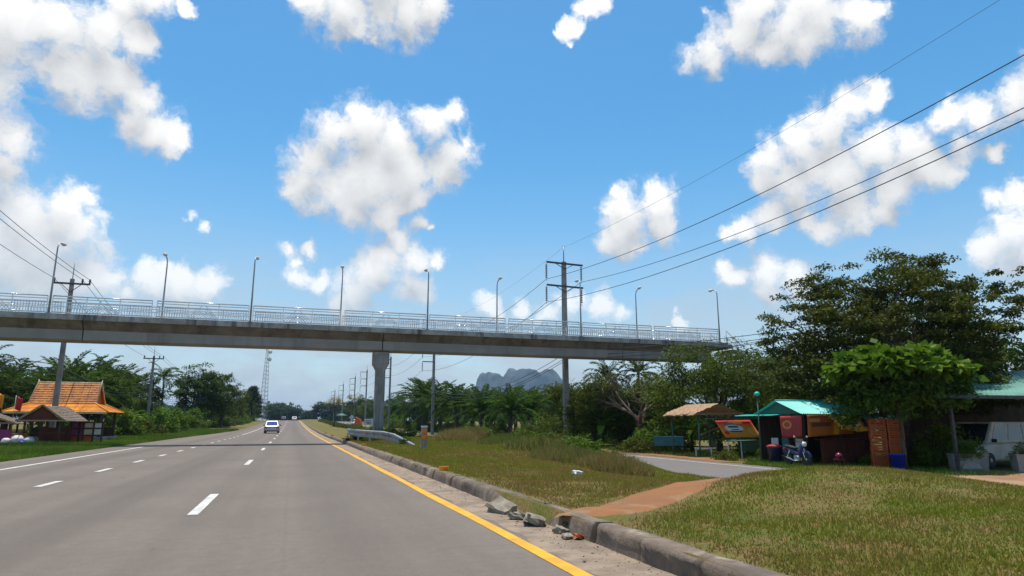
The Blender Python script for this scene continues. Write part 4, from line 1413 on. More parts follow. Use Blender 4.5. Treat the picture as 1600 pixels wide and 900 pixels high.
def turq_stall():
    t = thing('food_stall', 'food stall with turquoise corrugated gable roof under the big tree', 'stall', (20.6, 24.7, FRZ))
    e, r = 2.14, 2.72
    for y0, s in ((-1.55, 1), (1.55, -1)):
        V, F = corrugated((-.15, y0, e), (3.75, y0, e), (3.75, 0, r), (-.15, 0, r))
        MB().add(V, F).build('roof_sheet', 'turq', t)
    MB().tube([(-.15, 0, r + .02), (3.75, 0, r + .02)], .04, 6).build('ridge_cap', 'turq', t)
    MB().prism([(-1.4, e), (1.4, e), (0, r - .06)], .0, .04, 'X').build('gable_panel', 'greenpaint', t)
    V, F = corrugated((-.55, -.2, e - .06), (-.55, 2.4, e - .06), (.1, 2.4, e - .01), (.1, -.2, e - .01))
    MB().add(V, F).build('awning_sheet', 'turq', t)
    for x in (.05, 1.9, 3.6):
        for y in (-1.4, 1.4):
            MB().box((x, y, e / 2), (.09, .09, e)).build('post', 'wood', t)
    MB().box((1.85, 1.45, 1.05), (3.6, .06, 2.1)).build('back_wall', 'wood', t)
    MB().box((3.68, 0, 1.05), (.06, 2.8, 2.1)).build('side_wall', 'redwood', t)
    for k in range(12):                    # board front under the banners
        MB().box((1.0 + k * .20, -1.36, .52), (.19, .03 + .008 * (k % 3), 1.04)).build('front_board', 'redwood', t)
    MB().box((2.2, -1.2, 1.06), (2.4, .6, .05)).build('counter_top', 'wood', t)
    for y in (-.75, .1, .8):
        MB().box((.35, y, .78), (.05, .42, .62)).build('menu_board', 'palewhite' if y != .1 else 'tealpaint', t)
    MB().box((1.2, .6, .5), (.8, .7, 1.0), bev=.03).build('ice_chest', 'wood', t)
    MB().tube([(-.6, .6, 0), (-.6, .6, 2.95)], .03, 6).build('lamp_post', 'greenpaint', t)
    MB().lathe([(.03, 0), (.14, .05), (.12, .14), (.03, .2)], (-.6, .6, 2.95), 10).build('lamp_cap', 'turq', t)
turq_stall()


def cloth(name, corners, mat, label, nu=14, nv=8, wave=.06, sagv=.0, cat='banner'):
    """hung sheet between four corners (bl, br, tr, tl) with folds and its own thickness"""
    bl, br, tr, tl = map(Vector, corners)
    n = (br - bl).cross(tl - bl).normalized()
    V = []; F = []
    for j in range(nv + 1):
        for i in range(nu + 1):
            u, v = i / nu, j / nv
            p = bl.lerp(br, u).lerp(tl.lerp(tr, u), v)
            p = p + n * wave * (math.sin(u * 9 + v * 2) * .5 + math.sin(u * 17 + 1) * .3) * (1 - v * .6)
            p.z -= sagv * 4 * u * (1 - u)
            V.append(p)
    for j in range(nv):
        for i in range(nu):
            a = j * (nu + 1) + i
            F.append((a, a + 1, a + nu + 2, a + nu + 1))
    me = MB().add(V, F, True).mesh(name, mat)
    uv = me.uv_layers.new(name='UVMap')
    for lp_ in me.loops:
        k = lp_.vertex_index
        uv.data[lp_.index].uv = ((k % (nu + 1)) / nu, (k // (nu + 1)) / nv)
    o = inst(name, me)
    md = o.modifiers.new('thickness', 'SOLIDIFY'); md.thickness = .008
    return tag(o, label, cat)


def print_material(name, base, grad, shapes):
    """flat print: base to grad across v, then ellipses / boxes (kind, u, v, ru, rv, colour)"""
    m = bpy.data.materials.new(name)
    m.use_nodes = True
    t = NT(m.node_tree)
    b = m.node_tree.nodes['Principled BSDF']
    uv = t.n('ShaderNodeUVMap', uv_map='UVMap').outputs[0]
    s = t.n('ShaderNodeSeparateXYZ')
    t.put(s.inputs[0], uv)
    u, v = s.outputs[0], s.outputs[1]
    c = t.mix(t.sstep(v, .35, 1.0), (*base, 1), (*grad, 1))
    for kind, cu, cv_, ru, rv, colr in shapes:
        du = t.math('DIVIDE', t.math('ABSOLUTE', t.math('SUBTRACT', u, cu)), ru)
        dv = t.math('DIVIDE', t.math('ABSOLUTE', t.math('SUBTRACT', v, cv_)), rv)
        d = t.math('MAXIMUM', du, dv) if kind == 'b' else t.math('SQRT', t.math('ADD', t.math('MULTIPLY', du, du), t.math('MULTIPLY', dv, dv)))
        f = t.math('SUBTRACT', 1.0, t.sstep(d, .92, 1.06))
        c = t.mix(f, c, (*colr, 1))
    t.put(b.inputs['Base Color'], c)
    b.inputs['Roughness'].default_value = .5
    M[name] = m


W_ = (.75, .75, .78); K_ = (.03, .03, .04); RD = (.62, .03, .025)
print_material('car_banner_print', (.78, .27, .035), (.72, .10, .05), [
    ('e', .40, .97, .62, .16, (.70, .05, .04)), ('b', .52, .86, .20, .05, (.78, .50, .05)), ('e', .84, .86, .14, .07, RD),
    ('b', .33, .80, .13, .055, (.18, .17, .20)), ('e', .40, .55, .25, .20, (.62, .72, .78)), ('b', .40, .62, .14, .07, (.08, .10, .14)),
    ('b', .41, .50, .22, .07, W_), ('b', .41, .47, .11, .03, (.10, .14, .2)), ('b', .41, .36, .17, .035, K_), ('e', .12, .28, .07, .10, RD), ('e', .86, .34, .13, .22, (.80, .38, .05)), ('b', .96, .06, .05, .05, (.5, .12, .3))])
print_material('red_banner_print', (.30, .02, .018), (.36, .025, .02), [('e', .3, .6, .22, .2, (.55, .22, .04)), ('e', .3, .6, .14, .12, (.36, .05, .02))])
print_material('orange_banner_print', (.45, .13, .015), (.34, .06, .015), [('b', .62, .45, .05, .45, (.70, .34, .03)), ('b', .30, .55, .22, .10, (.12, .05, .03)), ('e', .80, .5, .08, .2, (.35, .40, .48)), ('b', .16, .75, .12, .08, (.62, .3, .05))])
print_material('yellow_banner_print', (.80, .42, .02), (.74, .30, .02), [('b', .46, .62, .14, .13, (.10, .07, .03)), ('e', .70, .55, .075, .15, W_), ('e', .70, .55, .04, .08, (.10, .09, .08)), ('b', .90, .42, .04, .08, (.2, .1, .03)), ('b', .2, .85, .2, .05, (.62, .12, .03))])
print_material('green_banner_print', (.10, .26, .14), (.06, .16, .09), [('e', .5, .45, .18, .25, W_), ('e', .5, .45, .11, .15, (.1, .2, .12)), ('b', .8, .6, .12, .1, W_)])

cloth('banner', ((21.5, 29.9, .56), (23.5, 29.6, .56), (23.0, 29.8, 1.46), (20.95, 30.0, 1.42)), 'car_banner_print', 'slanted orange banner printed with a car hung on the thatched stall', wave=.03)
cloth('banner', ((20.42, 24.35, .66), (20.5, 23.25, .70), (20.5, 23.2, 1.62), (20.42, 24.4, 1.60)), 'red_banner_print', 'deep red banner on the gable side of the turquoise stall')
cloth('banner', ((20.62, 23.06, .72), (23.1, 23.06, .86), (23.1, 23.02, 1.64), (20.62, 23.02, 1.64)), 'orange_banner_print', 'long dull orange banner under the turquoise eave')
cloth('banner', ((22.0, 22.62, 1.02), (23.55, 22.5, .92), (23.35, 22.95, 1.52), (21.75, 22.9, 1.50)), 'yellow_banner_print', 'sunlit yellow banner corner flapping out before the orange banner', wave=.10)
cloth('banner', ((23.45, 22.4, .95), (24.6, 21.9, 1.45), (24.5, 22.3, 1.75), (23.4, 22.9, 1.66)), 'green_banner_print', 'green and white banner sheet tied between stall and crates', wave=.08)


def thatch_stall():
    t = thing('thatched_stall', 'open roadside stall with ragged tan thatch and green posts', 'stall', (21.6, 32.0, FRZ))
    b = MB()
    for k in range(7):                     # ragged leaf thatch in overlapping bundles
        for s in (-1, 1):
            for j in range(9):
                y = -1.5 + j * .34
                f0, f1 = k / 7, (k + 1.6) / 7
                x0, x1 = s * 1.55 * (1 - f0), s * 1.55 * (1 - min(f1, 1))
                z0, z1 = 2.22 + .52 * f0, 2.22 + .52 * min(f1, 1)
                dz = random.uniform(-.07, .03)
                b.add([(x0, y, z0 + dz), (x0, y + .4, z0 + dz + random.uniform(-.05, .05)), (x1, y + .38, z1 + .05), (x1, y, z1 + .05), (x0, y, z0 + dz - .05), (x0, y + .4, z0 + dz - .05)], [(0, 1, 2, 3), (4, 5, 1, 0)])
    b.build('thatch', 'thatchtan', t)
    for y in (-1.4, 1.4):
        MB().bar((-1.5, y, 2.2), (1.6, y, 2.28), .07).build('beam', 'tan', t)
    for x in (-1.15, 1.3):
        for y in (-1.3, 1.3):
            MB().tube([(x, y, 0), (x, y, 2.25)], .045, 8).build('post', 'greenpaint', t)
    MB().box((.9, -1.75, 1.98), (3.2, .5, .06)).build('green_awning', 'greenpaint', t)
    MB().bar((-.9, -1.1, 1.15), (1.1, .2, 1.5), .12, .05).build('leaning_plank', 'tan', t)
thatch_stall()


def table(loc, rz, s, top, label, mats, cat='table'):
    t = thing('stall_table', label, cat, loc, rz)
    MB().box((0, 0, s[2]), (s[0], s[1], .05)).build('table_top', mats[0], t)
    for x in (-1, 1):
        for y in (-1, 1):
            MB().box((x * (s[0] / 2 - .06), y * (s[1] / 2 - .06), s[2] / 2 - .01), (.05, .05, s[2] - .03)).build('leg', mats[1], t)
    if top:
        MB().box((0, -s[1] / 2 + .03, s[2] - .26), (s[0] - .04, .03, .46)).build('front_panel', mats[2], t)
    return t
table((20.9, 34.4, gl(20.9, 34.4)), R(-40), (1.7, .8, .95), True, 'teal panelled counter beside the thatched stall', ('tealpaint', 'wood', 'tealpaint'))
table((22.0, 29.2, gl(22, 29)), R(30), (2.1, .8, .85), True, 'green panelled table below the orange car banner', ('greenpaint', 'palewhite', 'greenpaint'))
table((20.8, 30.9, gl(20.8, 31)), R(-40), (.9, .4, .45), False, 'low white bench between the stall posts', ('palewhite', 'palewhite', 'palewhite'))


def crate_mesh():
    b = MB()
    w, d, h, s = .56, .40, .268, .022
    b.box((0, 0, .012), (w, d, .022))
    for y in (-1, 1):
        for z in (.03, .115, .20):
            b.box((0, y * (d / 2 - s / 2), z + .02), (w, s, .055))
    for x in (-1, 1):
        for z in (.03, .115, .20):
            b.box((x * (w / 2 - s / 2), 0, z + .02), (s, d - .05, .05))
        for y in (-1, 1):
            b.box((x * (w / 2 - .02), y * (d / 2 - .02), h / 2), (.046, .046, h - .01))
    return b.mesh('crate', 'cratered')
cm = crate_mesh()
for col_, (cx, cy, rz_) in enumerate(((22.05, 20.85, -.65), (22.55, 20.5, -.65))):
    for k in range(7):
        o = inst('drink_crate', cm, None, (cx + random.uniform(-.015, .015), cy + random.uniform(-.015, .015), gl(cx, cy) + .02 + k * .272), (0, 0, rz_ + random.uniform(-.05, .05)))
        tag(o, ('orange plastic crate in the stack nearer the food stall' if col_ == 0 else 'orange plastic crate in the stack nearer the tree trunk'), 'crate', 'orange crates stacked ' + ('by the stall' if col_ == 0 else 'by the tree'))


def bucket(loc, r, h, mat, label, cat, lid=None):
    t = thing('bin', label, cat, loc)
    MB().lathe([(r * .82, 0), (r * .98, h * .92), (r * 1.06, h * .93), (r * 1.06, h), (r * .96, h), (r * .95, h * .9), (r * .8, .03)], (0, 0, 0), 20).build('tub', mat, t)
    if lid:
        MB().lathe([(r * 1.1, h + .004), (r * 1.1, h + .04), (r * .7, h + .09), (.03, h + .11)], (0, 0, 0), 20).build('lid', lid, t)
    return t
bucket((21.95, 19.95, gl(21.7, 19.9) + .01), .28, .60, 'blueplastic', 'tall blue plastic bin before the orange crates', 'bin')
bucket((20.15, 24.6, gl(20.1, 24.6) + .01), .30, .70, 'navy', 'dark blue water barrel with red lid beside the navy motorbike', 'barrel', 'redcloth')
bucket((26.6, 21.6, gl(26.6, 21.6) + .01), .62, 1.35, 'pole', 'grey concrete water jar with pale green lid behind the shrub', 'water jar', 'palegreen')


def helmet(loc):
    t = thing('helmet', 'shiny maroon helmet resting low before the stall boards', 'helmet', loc)
    MB().lathe([(.11, 0), (.135, .05), (.14, .12), (.115, .19), (.06, .235), (.01, .245)], (0, 0, 0), 16).build('shell', 'maroon', t)
    MB().box((-.06, -.12, .10), (.16, .05, .08), bev=.02).build('visor', 'glass', t)
    s = thing('stool', 'small dark stool under the maroon helmet', 'stool', (loc[0], loc[1], loc[2] - .34))
    MB().box((0, 0, .315), (.34, .34, .04)).build('seat', 'redwood', s)
    for x in (-1, 1):
        for y in (-1, 1):
            MB().box((x * .13, y * .13, .15), (.035, .035, .29)).build('leg', 'wood', s)
helmet((21.0, 21.85, gl(21, 21.85) + .34))


def planter(loc, rz, label, size=(1.15, .6, .62)):
    t = thing('planter', label, 'planter', loc, rz)
    w, d, h = size
    b = MB()
    o_ = [(-w / 2, -d / 2), (w / 2, -d / 2), (w / 2, d / 2), (-w / 2, d / 2)]
    i_ = [(x * .86, y * .78) for x, y in o_]
    b.loft([[(x * .94, y * .94, 0) for x, y in o_], [(x, y, h - .06) for x, y in o_], [(x * 1.03, y * 1.05, h - .06) for x, y in o_], [(x * 1.03, y * 1.05, h) for x, y in o_], [(x, y, h) for x, y in i_], [(x, y, h - .12) for x, y in i_]])
    b.build('trough', 'pole', t)
    # raised half-round moulding on the front
    a_ = [(.32 * math.cos(q), .02 + .26 * math.sin(q)) for q in np.linspace(0, math.pi, 12)]
    rings = [[(x * .985, -d / 2 * .97 - dy, z + .06) for x, z in a_] for dy in (.0, .035)]
    MB().loft(rings).build('moulding', 'concrete', t)
    MB().box((0, 0, h - .13), (w * .84, d * .74, .04)).build('soil', 'kerb', t)
    return t
PLANT = [(24.0, 18.75, -.58), (25.3, 17.35, -.58), (26.5, 16.1, -.58)]
for (x, y, a), lb in zip(PLANT, ('grey concrete planter next to the shrub and water jar', 'grey concrete planter in front of the parked white van', 'grey concrete planter at the open end of the row')):
    planter((x, y, gl(x, y) + .01), a, lb)


def green_shelter():
    t = thing('shelter', 'open shelter with broad pale green sheet roof over the van', 'shelter', (0, 0, FRZ))
    P = [(22.5, 18.75, 2.72), (29.2, 15.2, 2.60), (33.0, 19.4, 4.30), (27.7, 22.7, 3.75)]
    V, F = corrugated(P[0], P[1], P[2], P[3], .012, .16)
    MB().add(V, F).build('roof_sheet', 'palegreen', t)
    MB().bar(P[0], P[1], .06, .12).build('fascia', 'darksteel', t)
    for x, y, h in ((23.4, 18.7, 2.70), (28.8, 15.8, 2.72), (27.8, 22.2, 3.6), (32.5, 19.3, 4.1)):
        MB().box((x, y, h / 2), (.1, .1, h)).build('post', 'darksteel', t)
    for k in range(1, 5):
        a = Vector(P[0]).lerp(Vector(P[3]), k / 5); b_ = Vector(P[1]).lerp(Vector(P[2]), k / 5)
        MB().bar(a - Vector((0, 0, .06)), b_ - Vector((0, 0, .06)), .05, .08).build('purlin', 'darksteel', t)
    MB().box((30.6, 23.2, 1.3), (8.5, .12, 2.8), Matrix.Rotation(R(-27), 3, 'Z')).build('back_wall', 'wood', t)
green_shelter()

# ------------------------------------------------------------------ small far roadside things
def sign(loc, w, h, ph, label, mat='palewhite', arrow=False):
    t = thing('road_sign', label, 'sign', loc)
    for x in ((-w * .35, w * .35) if not arrow else (0,)):
        MB().box((x, .03, ph / 2), (.07, .05, ph)).build('post', 'galv_dull', t)
    if arrow:
        MB().prism([(-.18, ph - .1), (.18, ph - .1), (.18, ph + .5), (.5, ph + .5), (0, ph + 1.1), (-.5, ph + .5), (-.18, ph + .5)], -.02, .0, 'Y').build('board', mat, t)
    else:
        b = MB().box((0, 0, ph + h / 2), (w, .05, h)).build('board', mat, t)
        for k, (z, f) in enumerate(((.68, .6), (.42, .7), (.22, .45))):
            MB().box((0, -.03, ph + h * z), (w * f, .012, h * .11)).build('text_line', 'darksteel', b)
sign((11.6, 108, gl(11.6, 108)), 1.3, .95, .75, 'white rectangular roadside notice board beyond the pier')
sign((9.3, 112, gl(9.3, 112)), 1, 1, .95, 'white arrow shaped sign beside the notice board', arrow=True)
def umbrella(loc):
    t = thing('parasol', 'small green market parasol by the frontage road beyond the footbridge', 'parasol', loc)
    MB().tube([(0, 0, 0), (0, 0, 2.1)], .03, 6).build('pole', 'galv_dull', t)
    MB().lathe([(1.25, 1.72), (1.2, 1.80), (.7, 2.08), (.1, 2.24), (.02, 2.26)], (0, 0, 0), 10).build('canopy', 'greenpaint', t)
umbrella((10.3, 150, gl(10.3, 150)))
cloth('awning_cloth', ((11.2, 130, gl(11, 130) + .2), (13.0, 130, gl(12, 130) + .3), (12.6, 130.4, gl(12, 130) + 1.7), (11.6, 130.4, gl(11.6, 130) + 2.0)), 'cratered', 'bright red orange awning cloth near the arrow sign', cat='awning')

# ------------------------------------------------------------------ vegetation
def leaf_quads(P, size, rg, flat=.6, aspect=.42, droop=.25):
    """diamond leaves at points P; returns V (4n,3), F"""
    n = len(P)
    az = rg.uniform(0, 2 * np.pi, n)
    el = rg.normal(-droop, .35 + .5 * (1 - flat), n)
    d = np.stack([np.cos(az) * np.cos(el), np.sin(az) * np.cos(el), np.sin(el)], 1)
    up = np.stack([rg.normal(0, 1 - flat + .15, n), rg.normal(0, 1 - flat + .15, n), np.ones(n)], 1)
    s = np.cross(d, up); s /= np.linalg.norm(s, axis=1, keepdims=True) + 1e-9
    L = (size * rg.uniform(.65, 1.3, n))[:, None]
    V = np.stack([P, P + d * L * .45 + s * L * aspect * .5, P + d * L, P + d * L * .45 - s * L * aspect * .5], 1)
    return V.reshape(-1, 3), np.arange(4 * n).reshape(n, 4)


def clump_points(C, rad, per, rg, flat=.35):
    """points scattered in flattened clumps round centres C"""
    n = len(C)
    u = rg.normal(0, 1, (n * per, 3))
    u /= np.linalg.norm(u, axis=1, keepdims=True)
    u *= rg.random((n * per, 1)) ** .45
    R_ = np.repeat(rad if hasattr(rad, '__len__') else np.full(n, rad), per)[:, None]
    P = np.repeat(C, per, 0) + u * R_ * np.array([1, 1, flat])
    P[:, 2] -= (np.hypot(u[:, 0], u[:, 1]) ** 2 * R_[:, 0] * .22)
    return P


def shell_centres(n, r, rg, inner=.5, bumps=.25, low=-.6):
    out = []
    ph = rg.uniform(0, 6.28, 6)
    while len(out) < n:
        v = rg.normal(0, 1, 3); v /= np.linalg.norm(v)
        if v[2] < low: continue
        az = math.atan2(v[1], v[0])
        b = 1 + bumps * (.5 * math.sin(3 * az + ph[0] + 2 * v[2]) + .35 * math.sin(5 * az + ph[1]) + .4 * math.sin(4 * v[2] * 2 + ph[2] + az))
        q = inner + (1 - inner) * rg.random() ** .5
        out.append(v * b * q * np.array(r))
    return np.array(out)


def crown_mesh(name, C, rad, per, size, mat, rg, flat=.35, lflat=.55, aspect=.42):
    P = clump_points(C, rad, per, rg, flat)
    V, F = leaf_quads(P, size, rg, lflat, aspect)
    t = np.clip(np.repeat(rg.random(len(C)), per) * .45 + rg.random(len(P)) * .55, 0, 1)
    return np_mesh(name, V, F, mat, np.repeat(t, 4))


def limb_mesh(name, base_h, C, n, r0, rg, mat='bark', top=None, lean=(0, 0)):
    """trunk and curved limbs reaching to some clump centres"""
    b = MB()
    top = top or base_h
    tr = [(lean[0] * f + .04 * math.sin(f * 5) * base_h * .3, lean[1] * f, -.3 + (base_h + .3) * f) for f in np.linspace(0, 1, 7)]
    b.tube(tr, [r0 * (1.25 - .6 * f) if f > .05 else r0 * 1.5 for f in np.linspace(0, 1, 7)], 9)
    idx = rg.choice(len(C), min(n, len(C)), replace=False)
    for i in idx:
        e = Vector(C[i]); s = Vector(tr[-1 - int(rg.integers(0, 3))])
        mid = s.lerp(e, .5) + Vector((0, 0, .12 * (e - s).length)) + Vector(rg.normal(0, .06, 3)) * (e - s).length
        pts = [s, s.lerp(mid, .6), mid, mid.lerp(e, .6), e]
        k = r0 * rg.uniform(.28, .5)
        b.tube(pts, [k, k * .75, k * .55, k * .35, k * .15], 5)
    return b.mesh(name, mat)


def broad_proto(seed, r, trunk_h, n, crad, per, size, mat, r0, flat=.45, inner=.45, bumps=.3, low=-.7, limbs=14, lflat=.5):
    rg = np.random.default_rng(seed)
    C = shell_centres(n, r, rg, inner, bumps, low) + np.array([0, 0, trunk_h + r[2] * .55])
    cr = crown_mesh('crown', C, crad * rg.uniform(.7, 1.3, n), per, size, mat, rg, flat, lflat)
    tk = limb_mesh('trunk', trunk_h + r[2] * .2, C, limbs, r0, rg)
    return cr, tk


def tree(meshes, name, label, loc, s=1.0, rz=0.0, group=None, cat='tree', sz=None):
    t = thing(name, label, cat, loc, rz, group)
    t.scale = (s, s, sz or s)
    inst('crown', meshes[0], t)
    if meshes[1] is not None:
        inst('trunk', meshes[1], t)
    return t


# palms ------------------------------------------------------------
def frond(L, rise, droop, nl, wl, rg, az):
    """arched rachis with leaflets on both sides; V, F, tint"""
    V = []; F = []; T = []
    n = 9
    pts = []
    x = z = 0.; el = rise
    for i in range(n + 1):
        pts.append((x, z))
        x += L / n * math.cos(el); z += L / n * math.sin(el)
        el -= droop / n * (.5 + 1.1 * i / n)
    ca, sa = math.cos(az), math.sin(az)
    P = [Vector((px * ca, px * sa, pz_)) for px, pz_ in pts]
    side = Vector((-sa, ca, 0))
    t0 = rg.random()
    for i in range(n):                          # rachis as a flat tapering blade with depth
        w0, w1 = .05 * (1 - i / n) + .012, .05 * (1 - (i + 1) / n) + .012
        o = len(V)
        V += [P[i] + side * w0, P[i] - side * w0, P[i + 1] - side * w1, P[i + 1] + side * w1]
        F.append((o, o + 1, o + 2, o + 3)); T += [.9] * 4
    for k in range(nl):
        f = .14 + .86 * k / nl
        j = min(int(f * n), n - 1)
        p = P[j].lerp(P[j + 1], f * n - j)
        d = (P[j + 1] - P[j]).normalized()
        ll_ = L * wl * math.sin(math.pi * min(1, .12 + .80 * f)) ** .7 * rg.uniform(.85, 1.1)
        for s in (-1, 1):
            dirv = (side * s * .72 + d * .70 + Vector((0, 0, rg.uniform(-.30, .30)))).normalized()
            w = d * (.055 + .020 * L / 4)
            tip = p + dirv * ll_ + Vector((0, 0, -.16 * ll_))
            mid = p + dirv * ll_ * .55
            o = len(V)
            V += [p - w * .5, mid - w, tip, mid + w]
            F.append((o, o + 1, o + 2, o + 3))
            T += [np.clip(t0 * .5 + rg.random() * .5, 0, 1)] * 4
    return V, F, T


def palm_proto(seed, nf, L, trunk_h, r0, droop=1.5, nl=22, wl=.24, skirt=True, mat='palmleaf'):
    rg = np.random.default_rng(seed)
    V = []; F = []; T = []
    for k in range(nf):
        az = k * 2.39996 + rg.normal(0, .15)
        f = k / nf
        rise = R(86 - 88 * f) + rg.normal(0, .08)
        v, fa, t = frond(L * rg.uniform(.85, 1.1), rise, droop * rg.uniform(.8, 1.15), nl, wl, rg, az)
        o = len(V)
        V += [p + Vector((0, 0, trunk_h)) for p in v]; F += [tuple(i + o for i in q) for q in fa]; T += t
    cr = np_mesh('crown', np.array([tuple(p) for p in V]), np.array(F), mat, T)
    b = MB()
    pts = [(.10 * math.sin(f * 3) * trunk_h * .12, .05 * f * trunk_h * .2 * (seed % 3 - 1), -.3 + (trunk_h + .35) * f) for f in np.linspace(0, 1, 9)]
    b.tube(pts, [r0 * (1.25 if i == 0 else 1 - .03 * i) * (1.0 + .06 * (i % 2)) for i in range(9)], 9)
    if skirt:
        for k in range(22):
            a = rg.uniform(0, 6.28); z = trunk_h * rg.uniform(.55, .98)
            b.tube([(math.cos(a) * r0 * .8, math.sin(a) * r0 * .8, z), (math.cos(a) * (r0 + .22), math.sin(a) * (r0 + .22), z + .22)], [.06, .03], 4)
    return cr, b.mesh('trunk', 'bark')


OIL = [palm_proto(s, 36, 4.4, h, .30, d, 34, .17) for s, h, d in ((11, 3.0, 1.45), (12, 3.5, 1.6), (13, 2.6, 1.25))]
COCO = [palm_proto(s, 20, 3.4, h, .14, 2.1, 30, .19, False) for s, h in ((21, 6.5), (22, 7.5))]

BIG = broad_proto(31, (3.6, 3.6, 4.2), 2.8, 190, .85, 75, .34, 'leaf', .28)
ROUND = broad_proto(32, (3.3, 3.3, 3.2), 1.6, 150, .75, 80, .26, 'leafolive', .2)
FAR = broad_proto(33, (4.2, 4.2, 3.6), 3.2, 95, 1.2, 36, .75, 'leaffar', .3)
CONE_rg = np.random.default_rng(34)
def cone_proto():
    C = []
    for i in range(170):
        f = CONE_rg.random() ** .7
        a = CONE_rg.uniform(0, 6.28); rr = 3.6 * (1 - f) ** .8 * CONE_rg.uniform(.45, 1.05) + .2
        C.append((rr * math.cos(a), rr * math.sin(a), 1.2 + 9.3 * f))
    C = np.array(C)
    return crown_mesh('crown', C, .85, 60, .36, 'leaf', CONE_rg, .5), limb_mesh('trunk', 6, C, 12, .22, CONE_rg)
CONE = cone_proto()
def bush_proto(seed, r, n, per, size, mat, crad=.42):
    rg = np.random.default_rng(seed)
    C = shell_centres(n, r, rg, .35, .35, -.15) + np.array([0, 0, r[2] * .25])
    return crown_mesh('foliage', C, crad * rg.uniform(.7, 1.3, n), per, size, mat, rg, .7, .35), limb_mesh('stem', r[2] * .35, C, 12, .06, rg)
BUSH = [bush_proto(41, (1.5, 1.5, 1.3), 60, 55, .20, 'leafbush'), bush_proto(42, (1.7, 1.4, 1.0), 55, 55, .18, 'leafolive'), bush_proto(43, (1.3, 1.3, 1.7), 60, 55, .24, 'leafbush')]


def bush(k, label, loc, s, rz, group=None, sz=None, cat='shrub', name='shrub'):
    t = thing(name, label, cat, loc, rz, group)
    t.scale = (s, s, sz or s)
    inst('foliage', BUSH[k][0], t); inst('stem', BUSH[k][1], t)
    return t


vr = random.Random(5)
U = vr.uniform
# left plantation: rows of oil palms behind the pavilion
for i in range(62):
    y = 66 + 8.2 * (i // 9) + U(-2, 2)
    x = -19.5 - 7.6 * (i % 9) - (i // 9) * 1.0 + U(-1.8, 1.8)
    s = U(.92, 1.12) + .05 * (i // 9)
    tree(OIL[i % 3], 'oil_palm', 'dense dark green oil palm in the plantation behind the orange pavilion', (x, y, gl(x, y)), s, U(0, 6.28), 'oil palms behind the pavilion', 'palm')
for x, y, s, k, lb in ((-21.0, 88, .98, 0, 'taller coconut palm rising above the plantation behind the pavilion'), (-16.9, 101, .92, 1, 'coconut palm crown standing beside the round roadside tree'), (-31, 84, .95, 1, 'coconut palm among oil palms behind the flags')):
    tree(COCO[k], 'coconut_palm', lb, (x, y, gl(x, y)), s, U(0, 6), None, 'palm')
tree(BIG, 'roadside_tree', 'big round dark green tree on the roadside past the pavilion', (-15.2, 128, gl(-15, 128)), 1.22, 1.0, None, 'tree', 1.12)
tree(ROUND, 'roadside_tree', 'smaller olive green tree leaning out from the round roadside tree', (-11.9, 131, gl(-12, 131)), 1.05, 2.0, None, 'tree', 1.45)
for i in range(9):
    x = -19 - 3.4 * i + U(-1, 1); y = 72 + U(0, 12)
    tree(ROUND if i % 2 else BIG, 'bank_tree', 'leafy low tree filling the plantation edge behind the pavilion', (x, y, gl(x, y)), U(.6, .78), U(0, 6), 'low trees at the plantation edge')
tree(ROUND, 'roadside_tree', 'olive green bushy tree before the plantation past the pavilion', (-20.5, 100, gl(-20, 100)), 1.15, 2.9)
tree(CONE, 'conical_tree', 'dark conical tree on the roadside near the crest', (-12.0, 225, gl(-12, 225)), 1.3, 0, None, 'tree', 1.02)
for i in range(40):                                     # shrubs at the foot of the left trees
    y = 60 + 4.4 * i + U(-1, 1)
    x = -13.6 - U(0, 2.6) - (1.5 if y < 68 else 0) + 1.9 * float(sst(y, 90, 150))
    bush(i % 3, ('rounded leafy', 'low broad olive', 'upright tall')[i % 3] + ' shrub at the foot of the bank trees past the pavilion', (x, y, gl(x, y) - .1), U(.8, 1.5), U(0, 6), 'shrubs along the bank past the pavilion')
for i in range(26):
    y = 150 + 6.2 * i; x = -14 - U(0, 7)
    tree(ROUND if i % 2 else BIG, 'roadside_tree', 'leafy tree in the line beyond the round roadside tree', (x, y, gl(x, y)), U(.55, .85), U(0, 6), 'trees lining the roadside towards the crest')
# far woods past the crest, each tree its own
for i in range(90):
    y = U(380, 640); x = -95 + 330 * (i / 90) + U(-8, 8)
    s = U(.95, 1.75)
    tree(FAR, 'forest_tree', 'hazy distant tree in the woods beyond the crest', (x, y, gl(x, y) - .5), s * (1 + (y - 380) / 700), U(0, 6), 'distant woods beyond the crest')
# right plantation
k = 0
for i in range(64):
    y = 76 + 9.0 * (i // 8) + U(-2, 2)
    x = 24.5 + 7.4 * (i % 8) + 1.2 * (i // 8) * (i % 8) * .25 + U(-1.8, 1.8)
    if x / y > .62 or x / y < .12: continue
    s = U(.86, 1.05) + .10 * (i // 8) * (1 if x / y < .22 else .4)
    tree(OIL[i % 3], 'oil_palm', 'oil palm in the plantation beyond the frontage road', (x, y, gl(x, y)), s, U(0, 6.28), 'oil palms beyond the frontage road', 'palm')
for i in range(14):
    y = 165 + 14 * i; x = 24 + U(0, 5)
    tree((OIL[i % 3], ROUND, BIG)[i % 3] if i % 3 else OIL[i % 3], 'verge_tree', 'tree in the long line along the frontage road beyond the footbridge', (x, y, gl(x, y)), U(.8, 1.1), U(0, 6), 'trees lining the frontage road')
for i in range(46):                                     # understory before the palms
    y = 50 + 3.6 * i + U(-1, 1)
    x = 21.6 + U(0, 3.4) + (4.5 * float(sst(y, 88, 52)))
    bush((0, 2, 1)[i % 3], ('rounded bright green', 'upright bright green', 'low olive green')[i % 3] + ' shrub growing before the palms beyond the frontage road', (x, y, gl(x, y) - .1), U(.75, 1.35), U(0, 6), 'shrubs before the frontage plantation')
